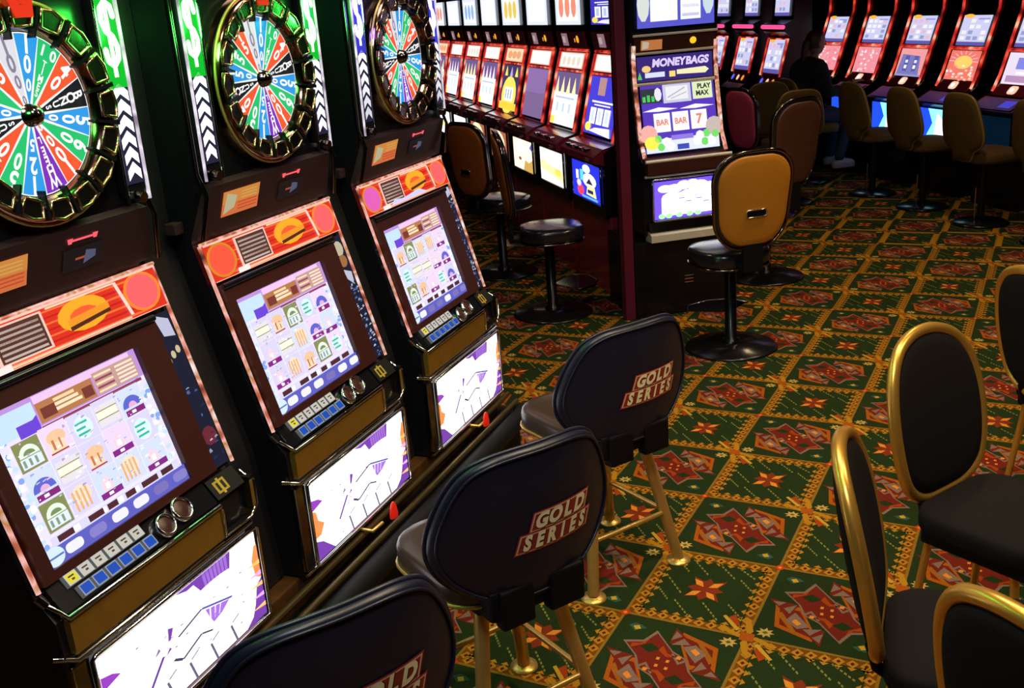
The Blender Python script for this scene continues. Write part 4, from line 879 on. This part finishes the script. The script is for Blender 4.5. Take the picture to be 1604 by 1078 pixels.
    a.ell(.08, .4, .08, .3, (.7, .75, .7), 10); a.ell(.92, .5, .08, .35, (.6, .7, .8), 10); a.build('top_glass', on_prof(P, -.25, .26, 1.80, 2.15, .008), 'A1', t)
end_machine()
# tall board closing the long bank
o = MB().box(-.01, .055, .0, .07, 0, 2.45, .004).build('end_board', 'panelred'); p = Vector((-2.317, 6.065, 0))-Vector((.743, .669, 0))*.07+Vector((-.669, .743, 0))*.0
o.location = p; o.rotation_euler = (0, 0, radians(42)); tag(o, 'tall dark red board between the long bank and the purple end machine', 'board')

# right-hand far bank
def far_art(v, kind):
    a = Art(.0005); r = random.Random(v*7+kind)
    if kind == 0:
        a.rect(0, 0, 1, 1, (.62, .62, .9)); a.rect(.0, .0, 1, .12, (.12, .1, .4)); a.ell(.2, .97, .18, .07, (1, .5, .05), 10)
        for c in range(4):
            for q in range(4):
                if r.random() < .8: a.rect(.08+c*.23, .18+q*.19, .24+c*.23, .3+q*.19, r.choice(((.9, .9, 1), (.3, .35, .6), (.8, .5, .6), (.9, .85, .8))), 4)
        a.rect(.55, .85, .95, .9, (.3, .3, .8), 5)
    elif v == 3:
        a.rect(0, 0, 1, 1, (.9, .2, .15)); a.ell(.5, .62, .3, .22, (1, .65, .15), 14)
        for k in range(9): an = pi*k/8; a.line((.5+.3*cos(an), .65+.22*sin(an)), (.5+.48*cos(an), .65+.34*sin(an)), .02, (.9, .6, .8))
        for k in range(30): a.rect(*(lambda x, y: (x, y, x+.07, y+.06))(r.uniform(0, .9), r.uniform(0, .5)), r.choice(((1, .75, .5), (1, .35, .3), (1, .9, .85))), 14)
    elif v == 2:
        a.rect(0, 0, 1, 1, (.9, .35, .35)); a.poly([(.05, .1), (.9, .1), (.8, .75), (.1, .8)], (.2, .2, .5)); a.rect(.0, .0, 1, .1, (.3, .3, .6))
        for x in (.25, .6): a.rect(x, .2, x+.16, .75, (.12, .1, .4)); a.rect(x+.03, .3, x+.13, .42, WH); a.rect(x+.03, .5, x+.13, .6, (.8, .85, 1))
    elif v == 4:
        a.rect(0, 0, 1, 1, (.85, .75, .9)); a.rect(.3, .5, .95, .85, (.25, .25, .8)); a.rect(.1, .1, .9, .3, (.5, .3, .5)); a.rect(.35, .35, .9, .42, WH)
    else:
        a.rect(0, 0, 1, 1, (.9, .3, .35))
        for k in range(40): a.rect(*(lambda x, y: (x, y, x+.08, y+.07))(r.uniform(0, .9), r.uniform(.05, .85)), r.choice(((1, .75, .75), (.9, .2, .3), (1, .9, .9), (.8, .4, .5))), 3)
    return a
def far_machine(k, loc, rz, label, bright):
    t = thing('slot_machine', label, 'slot machine', loc, rz, 'red-lit slot machines of the far right bank')
    P = [(-.15, .5), (-.15, .80), (-.2, .84), (-.02, .93), (.06, .99), (.28, 1.66), (.30, 2.1)]; H = .29
    MB().prism([(y+.004, z) for y, z in P]+[(.8, 2.1), (.8, 0), (-.1, 0), (-.1, .5)], -H, H).build('cabinet', 'black', t)
    rect_panel(t, 'upper_screen', P, -.2, .2, 1.33, 1.59, far_art(k, 0), 'A1')
    rect_panel(t, 'lower_screen', P, -.215, .215, 1.02, 1.285, far_art(k, 1), 'A1')
    m = MB()
    for s_ in (-1, 1): m.tube([(s_*.255, prof_at(P, z)-.01, z) for z in (.97, 1.1, 1.3, 1.5, 1.66, 1.9)], .014, 6)
    m.tube([(-.25, prof_at(P, 1.308)-.008, 1.308), (.25, prof_at(P, 1.308)-.008, 1.308)], .016, 6); m.build('lit_trim', 'redtrim', t, 'red lit edge tubes')
    m = MB(); fr = on_prof(P, -.23, .23, .94, 1.03, .006); slab(m, fr, .01); ip = m.build('lower_panel', 'redgloss', t); n = fr[1].cross(fr[2]).normalized()
    a = Art(.0004); a.poly(rrect(1, 1, .3, 4, .5, .5), (1, .6, .4)); a.ell(.4, .5, .25, .3, (1, .95, .9), 8); a.build('ticket_light', (fr[0]+fr[1]*.38+fr[2]*.15+n*.001, fr[1]*.24, fr[2]*.7), 'A1', ip)
    a = Art(.0004); a.rect(0, 0, 1, 1, (.004, .006, .05)); a.poly([(.6, .2), (.9, .2), (.9, .8), (.6, .8)], (.02, .04, .5)); a.build('deck_panel', on_prof(P, -.25, .25, .85, .925, .004), 'A1', t, 'dim blue deck')
    a = Art(.0004); a.rect(0, 0, 1, 1, (.01, .05, .5) if bright else (.0, .004, .01))
    if bright: a.poly([(.25, 0), (.9, 0), (1, .5), (.8, 1), (.3, 1), (.45, .5)], (.2, .8, 1)); a.poly([(.5, .1), (.8, .1), (.85, .5), (.6, .9)], (.9, 1, 1))
    a.build('belly_glass', on_prof(P, -.24, .24, .53, .79, .004), 'A2', t)
yD = radians(-40); dD = Vector((sin(yD), cos(yD), 0)); nD = Vector((-dD.y, dD.x, 0)); rD = face(nD.x, nD.y)
DL = ['red-lit slot machine in front of the seated person', 'red-lit slot machine with a busy pink lower screen, right of the person', 'red-lit slot machine with a dark blue reel screen, middle of the far bank', 'red-lit slot machine with a sunburst lower screen', 'red-lit slot machine cut off by the right edge']
for k in range(5):
    p = dD*(11.12-.81*k)+nD*(-6.12); far_machine(k, (p.x, p.y, 0), rD, DL[k], k in (1, 2, 3))
# twin slant machines beyond
def slant_machine(k, loc, rz, label):
    t = thing('slot_machine', label, 'slot machine', loc, rz, 'magenta-trimmed machines behind the end machine')
    P = [(-.1, .55), (-.1, .86), (.0, .92), (.06, 1.02), (.17, 1.44), (.1, 1.5), (.1, 1.58), (.2, 1.62), (.24, 2.1)]; H = .27
    MB().prism([(y+.004, z) for y, z in P]+[(.42, 2.1), (.42, 0), (0, 0), (0, .55)], -H, H).build('cabinet', 'black', t)
    m = MB(); m.prism([(-.004, .925), (.056, 1.02), (.166, 1.43), (.18, 1.43), (.07, 1.02), (.01, .925)], -.262, .262); m.build('front_panel', 'redgloss', t)
    far_art(k+6, 0).build('lower_screen', on_prof(P, -.195, .195, 1.06, 1.41, .012), 'A1', t)
    far_art(k+8, 0).build('upper_screen', on_prof(P, -.18, .18, 1.66, 1.95, .008), 'A1', t)
    m = MB(); m.tube([(-H, .09, 1.55), (H, .09, 1.55)], .022, 8); m.build('lit_bar', 'magenta', t, 'magenta lit bar')
    m = MB(); m.tube([(-.25, prof_at(P, 1.03)-.01, 1.03), (-.25, prof_at(P, 1.42)-.01, 1.42), (.25, prof_at(P, 1.42)-.01, 1.42), (.25, prof_at(P, 1.03)-.01, 1.03)], .012, 6); m.build('lit_trim', 'redtrim', t)
    for q, c in ((-.15, (.1, .15, 1)), (.0, (1, .6, .4)), (.14, (.9, .3, .05))):
        a = Art(.0004); a.ell(.5, .5, .5, .5, c, 12); a.build('deck_light', on_prof(P, q-.03, q+.03, .94, 1.0, .008), 'A1', t)
yC = radians(-38); nC = Vector((-cos(yC), sin(yC), 0)); rC = face(nC.x, nC.y)
for k, (x, y) in enumerate(((-3.47, 12.57), (-2.94, 11.83))):
    slant_machine(k, (x-nC.x*.02, y-nC.y*.02, 0), rC, ['left of the two magenta-trimmed slant machines behind the purple end machine', 'right of the two magenta-trimmed slant machines, nearer the seated person'][k])
slant_machine(2, (-4.0, 13.3, 0), rC, 'sliver of a magenta-trimmed slant machine behind the purple end machine')

# chairs of the far bank
def tan_chair(loc, rz, label, group='tan upholstered stools of the far bank'):
    t = thing('upholstered_stool', label, 'stool', loc, rz, group)
    fn = lambda w, h, d: Vector((w, .2+(h-.55)*.15-.4*w*w+d, h))
    ol = [(0, .54), (.09, .54), (.11, .59), (.13, .62), (.21, .66), (.235, .72), (.232, .8), (.21, .92), (.18, 1.02), (.12, 1.065), (0, 1.07)]; ol = ol+[(-x, y) for x, y in ol[-2:0:-1]]
    for _ in range(2): ol = [q for i in range(len(ol)) for q in (((ol[i][0]*3+ol[(i+1) % len(ol)][0])/4, (ol[i][1]*3+ol[(i+1) % len(ol)][1])/4), ((ol[i][0]+ol[(i+1) % len(ol)][0]*3)/4, (ol[i][1]+ol[(i+1) % len(ol)][1]*3)/4))]
    m = MB(); shell(m, ol, fn, .05, .015); b = m.build('backrest', 'tan', t)
    m = MB(); m.tube([fn(x, y, 0) for x, y in ol], .012, 6, closed=True); m.build('piping', 'tanpipe', b)
    m = MB(); cushion(m, rrect(.46, .44, .12, 6, 0, -.03), .52, .6, .02, .03); m.build('seat', 'tan', t)
    m = MB(); m.tube([(0, 0, .02), (0, 0, .53)], .03, 12); m.build('pole', 'black', t)
    m = MB(); m.tube([(0, .06, .02), (0, .06, .3)], .005, 6); m.build('pole_glint', 'chrome', t)  # thin bright rod put in for the reflection along the pole
    MB().lathe([(0, .025), (.2, .02), (.23, 0), (0, 0)], n=28).build('base_disc', 'black', t)
    return t
def pD(d_, n_): p = dD*d_+nD*n_; return (p.x, p.y, 0)
TL = ['tan stool to the right of the seated person', 'tan stool second to the right of the seated person', 'tan stool third from the seated person, before the sunburst machine', 'tan stool cut off by the right edge']
fD = -nD
t0 = tan_chair((-1.54, 10.46, 0), face(.74, .67), TL[0])
for k, (x_, y_) in enumerate(((-1.02, 9.86), (-.50, 9.24), (.04, 8.62))):
    c = copy_tree(t0); c.location = (x_, y_, 0); c['label'] = TL[k+1]
pedestal('pedestal_stool', (-2.30, 9.35, 0), face(.62, .78), 'plum-backed stool just right of the purple end machine', 'pedestal stools', 'plum', False, bw=.42, z0=.62, z1=1.16, seat_h=.6)
for (x, y, f, lb) in ((-2.70, 10.85, (-.45, .9), 'tan stool before the magenta-trimmed machines, its back half hidden'), (-2.22, 9.95, (-.55, .85), 'tan stool behind the brown-backed stool, close to the seated person')):
    c = copy_tree(t0); c.location = (x, y, 0); c.rotation_euler = (0, 0, face(*f)); c['label'] = lb; c['group'] = 'stools before the magenta-trimmed machines'

# ------------------------------------------------------------------ the seated person
def skin_mesh(name, verts, edges, radii, m, parent, sub=2, root=0, label=None):
    me = bpy.data.meshes.new(name); me.from_pydata(verts, edges, []); o = bpy.data.objects.new(name, me); COL.objects.link(o)
    sk = o.modifiers.new('Skin', 'SKIN'); sk.use_smooth_shade = True
    for i, r in enumerate(radii): me.skin_vertices[0].data[i].radius = (r, r) if not isinstance(r, tuple) else r; me.skin_vertices[0].data[i].use_root = (i == root)
    ss = o.modifiers.new('Sub', 'SUBSURF'); ss.levels = sub; ss.render_levels = sub
    dg = bpy.context.evaluated_depsgraph_get(); nm = bpy.data.meshes.new_from_object(o.evaluated_get(dg)); bpy.data.objects.remove(o)
    nm.polygons.foreach_set('use_smooth', [True]*len(nm.polygons)); nm.materials.clear(); nm.materials.append(M[m])
    ob = link(name, nm, parent)
    if label: ob['label'] = label
    return ob
def person():
    # local: faces -y, seat centre origin, seat height .6
    p = (-2.27, 11.08, 0); t = thing('person', 'seated person in a black jacket and blue jeans with hair tied back', 'person', p, face(fD.x, fD.y))
    V = [(0, .05, .70), (0, .06, .88), (0, .03, 1.05), (0, .0, 1.16), (0, -.03, 1.24), (0, -.05, 1.32),                       # pelvis..neck, head base
         (.17, .0, 1.12), (.24, -.03, .92), (.2, -.25, .90), (.17, -.33, .93), (-.17, .0, 1.12), (-.25, -.04, .92), (-.21, -.24, .95), (-.18, -.34, 1.0),
         (.1, .02, .67), (.13, -.38, .68), (.13, -.30, .26), (-.1, .02, .67), (-.14, -.36, .68), (-.16, -.24, .26)]
    E = [(0, 1), (1, 2), (2, 3), (3, 4), (4, 5), (3, 6), (6, 7), (7, 8), (8, 9), (3, 10), (10, 11), (11, 12), (12, 13), (0, 14), (14, 15), (15, 16), (0, 17), (17, 18), (18, 19)]
    R = [.12, .11, .12, .09, .05, .045, .06, .042, .032, .025, .06, .042, .032, .025, .075, .055, .04, .075, .055, .04]
    body = skin_mesh('body', V, E, R, 'skin', t)
    # head
    m = MB(); q = MB(); q.lathe([(0, -.115), (.03, -.11), (.055, -.085), (.07, -.04), (.078, .02), (.074, .07), (.05, .105), (0, .12)], n=20)
    vs = []
    for v in q.v:
        y = v.y*1.15
        if v.y < -.05: y -= .012*max(0, 1-abs(v.x)/.02)*max(0, 1-abs(v.z+.02)/.03)*1.4
        vs.append(Vector((v.x, y-.06, v.z+1.40)))
    m.add(vs, q.f, True)
    hd = m.build('head', 'skin', t)
    m = MB(); m.tube([(0, -.142, 1.41), (0, -.162, 1.38), (0, -.145, 1.372)], [.007, .012, .008], 8); m.build('nose', 'skin', hd)
    for s_ in (-1, 1):
        m = MB(); m.tube([(s_*.03, -.139, 1.41), (s_*.03, -.145, 1.41)], .009, 8); m.build('eye', 'matte', hd)
        m = MB(); m.tube([(s_*.077, -.05, 1.42), (s_*.086, -.045, 1.40), (s_*.078, -.05, 1.375)], .01, 6); m.build('ear', 'skin', hd)
    m = MB(); m.tube([(-.022, -.137, 1.35), (0, -.144, 1.349), (.022, -.137, 1.35)], .005, 6); m.build('mouth', 'bezel', hd)
    m = MB(); q = MB(); q.lathe([(.079, -.05), (.088, 0), (.088, .05), (.072, .1), (.04, .125), (0, .135)], n=24)
    vs = []
    for v in q.v:
        y = v.y*1.2
        if y < 0 and v.z < .06: y *= .35
        vs.append(Vector((v.x*1.0, y-.05, v.z+1.40)))
    m.add(vs, q.f, True); m.tube([(0, .0, 1.43), (0, .045, 1.40), (0, .07, 1.33), (0, .085, 1.24), (0, .095, 1.16)], [.05, .045, .036, .028, .012], 10); m.build('hair', 'hair', t, 'brown hair tied back')
    # clothes
    J = [(0, .06, .70), (0, .07, .88), (0, .05, 1.04), (0, .02, 1.17), (0, -.02, 1.27), (.185, .01, 1.15), (.27, -.03, .92), (.215, -.22, .905), (-.185, .01, 1.15), (-.28, -.04, .92), (-.225, -.21, .945)]
    skin_mesh('jacket', J, [(0, 1), (1, 2), (2, 3), (3, 4), (3, 5), (5, 6), (6, 7), (3, 8), (8, 9), (9, 10)], [.165, .16, .17, .14, .068, .1, .07, .052, .1, .07, .052], 'jacket', t, label='black jacket')
    skin_mesh('jeans', [(0, .05, .69), (.1, .02, .675), (.13, -.38, .685), (.13, -.30, .2), (-.1, .02, .675), (-.14, -.36, .685), (-.16, -.24, .2)], [(0, 1), (1, 2), (2, 3), (0, 4), (4, 5), (5, 6)], [.14, .095, .072, .055, .095, .072, .055], 'jeans', t, label='blue jeans')
    for s_, x, y in ((1, .13, -.30), (-1, -.16, -.24)):
        m = MB(); cushion(m, rrect(.09, .25, .04, 5, x, y-.06), .14, .2, .03, .02); m.build('shoe', 'shoe', t, 'pale shoe')
    # hands with five fingers
    for s_, W0, dr in ((1, Vector((.17, -.33, .93)), Vector((-.1, -1, .1))), (-1, Vector((-.18, -.34, 1.0)), Vector((.1, -1, .1)))):
        dr = dr.normalized(); sd = dr.cross(Vector((0, 0, 1))).normalized()
        vs = [W0, W0+dr*.08]; es = [(0, 1)]; rs = [.02, .026]
        for f in range(4):
            b = len(vs); o_ = sd*(f-1.5)*.019; vs += [W0+dr*.09+o_, W0+dr*(.125+.006*(f in (1, 2)))+o_, W0+dr*(.15+.008*(f in (1, 2)))+o_-Vector((0, 0, .015))]; es += [(1, b), (b, b+1), (b+1, b+2)]; rs += [.01, .009, .007]
        b = len(vs); vs += [W0+dr*.04+sd*s_*.035, W0+dr*.075+sd*s_*.05]; es += [(0, b), (b, b+1)]; rs += [.011, .008]
        skin_mesh('hand', [tuple(v) for v in vs], es, rs, 'skin', body, 1)
    st = copy_tree(t0); st.location = p; st['label'] = 'tan stool the person is sitting on'; st.rotation_euler = (0, 0, face(fD.x, fD.y))
person()
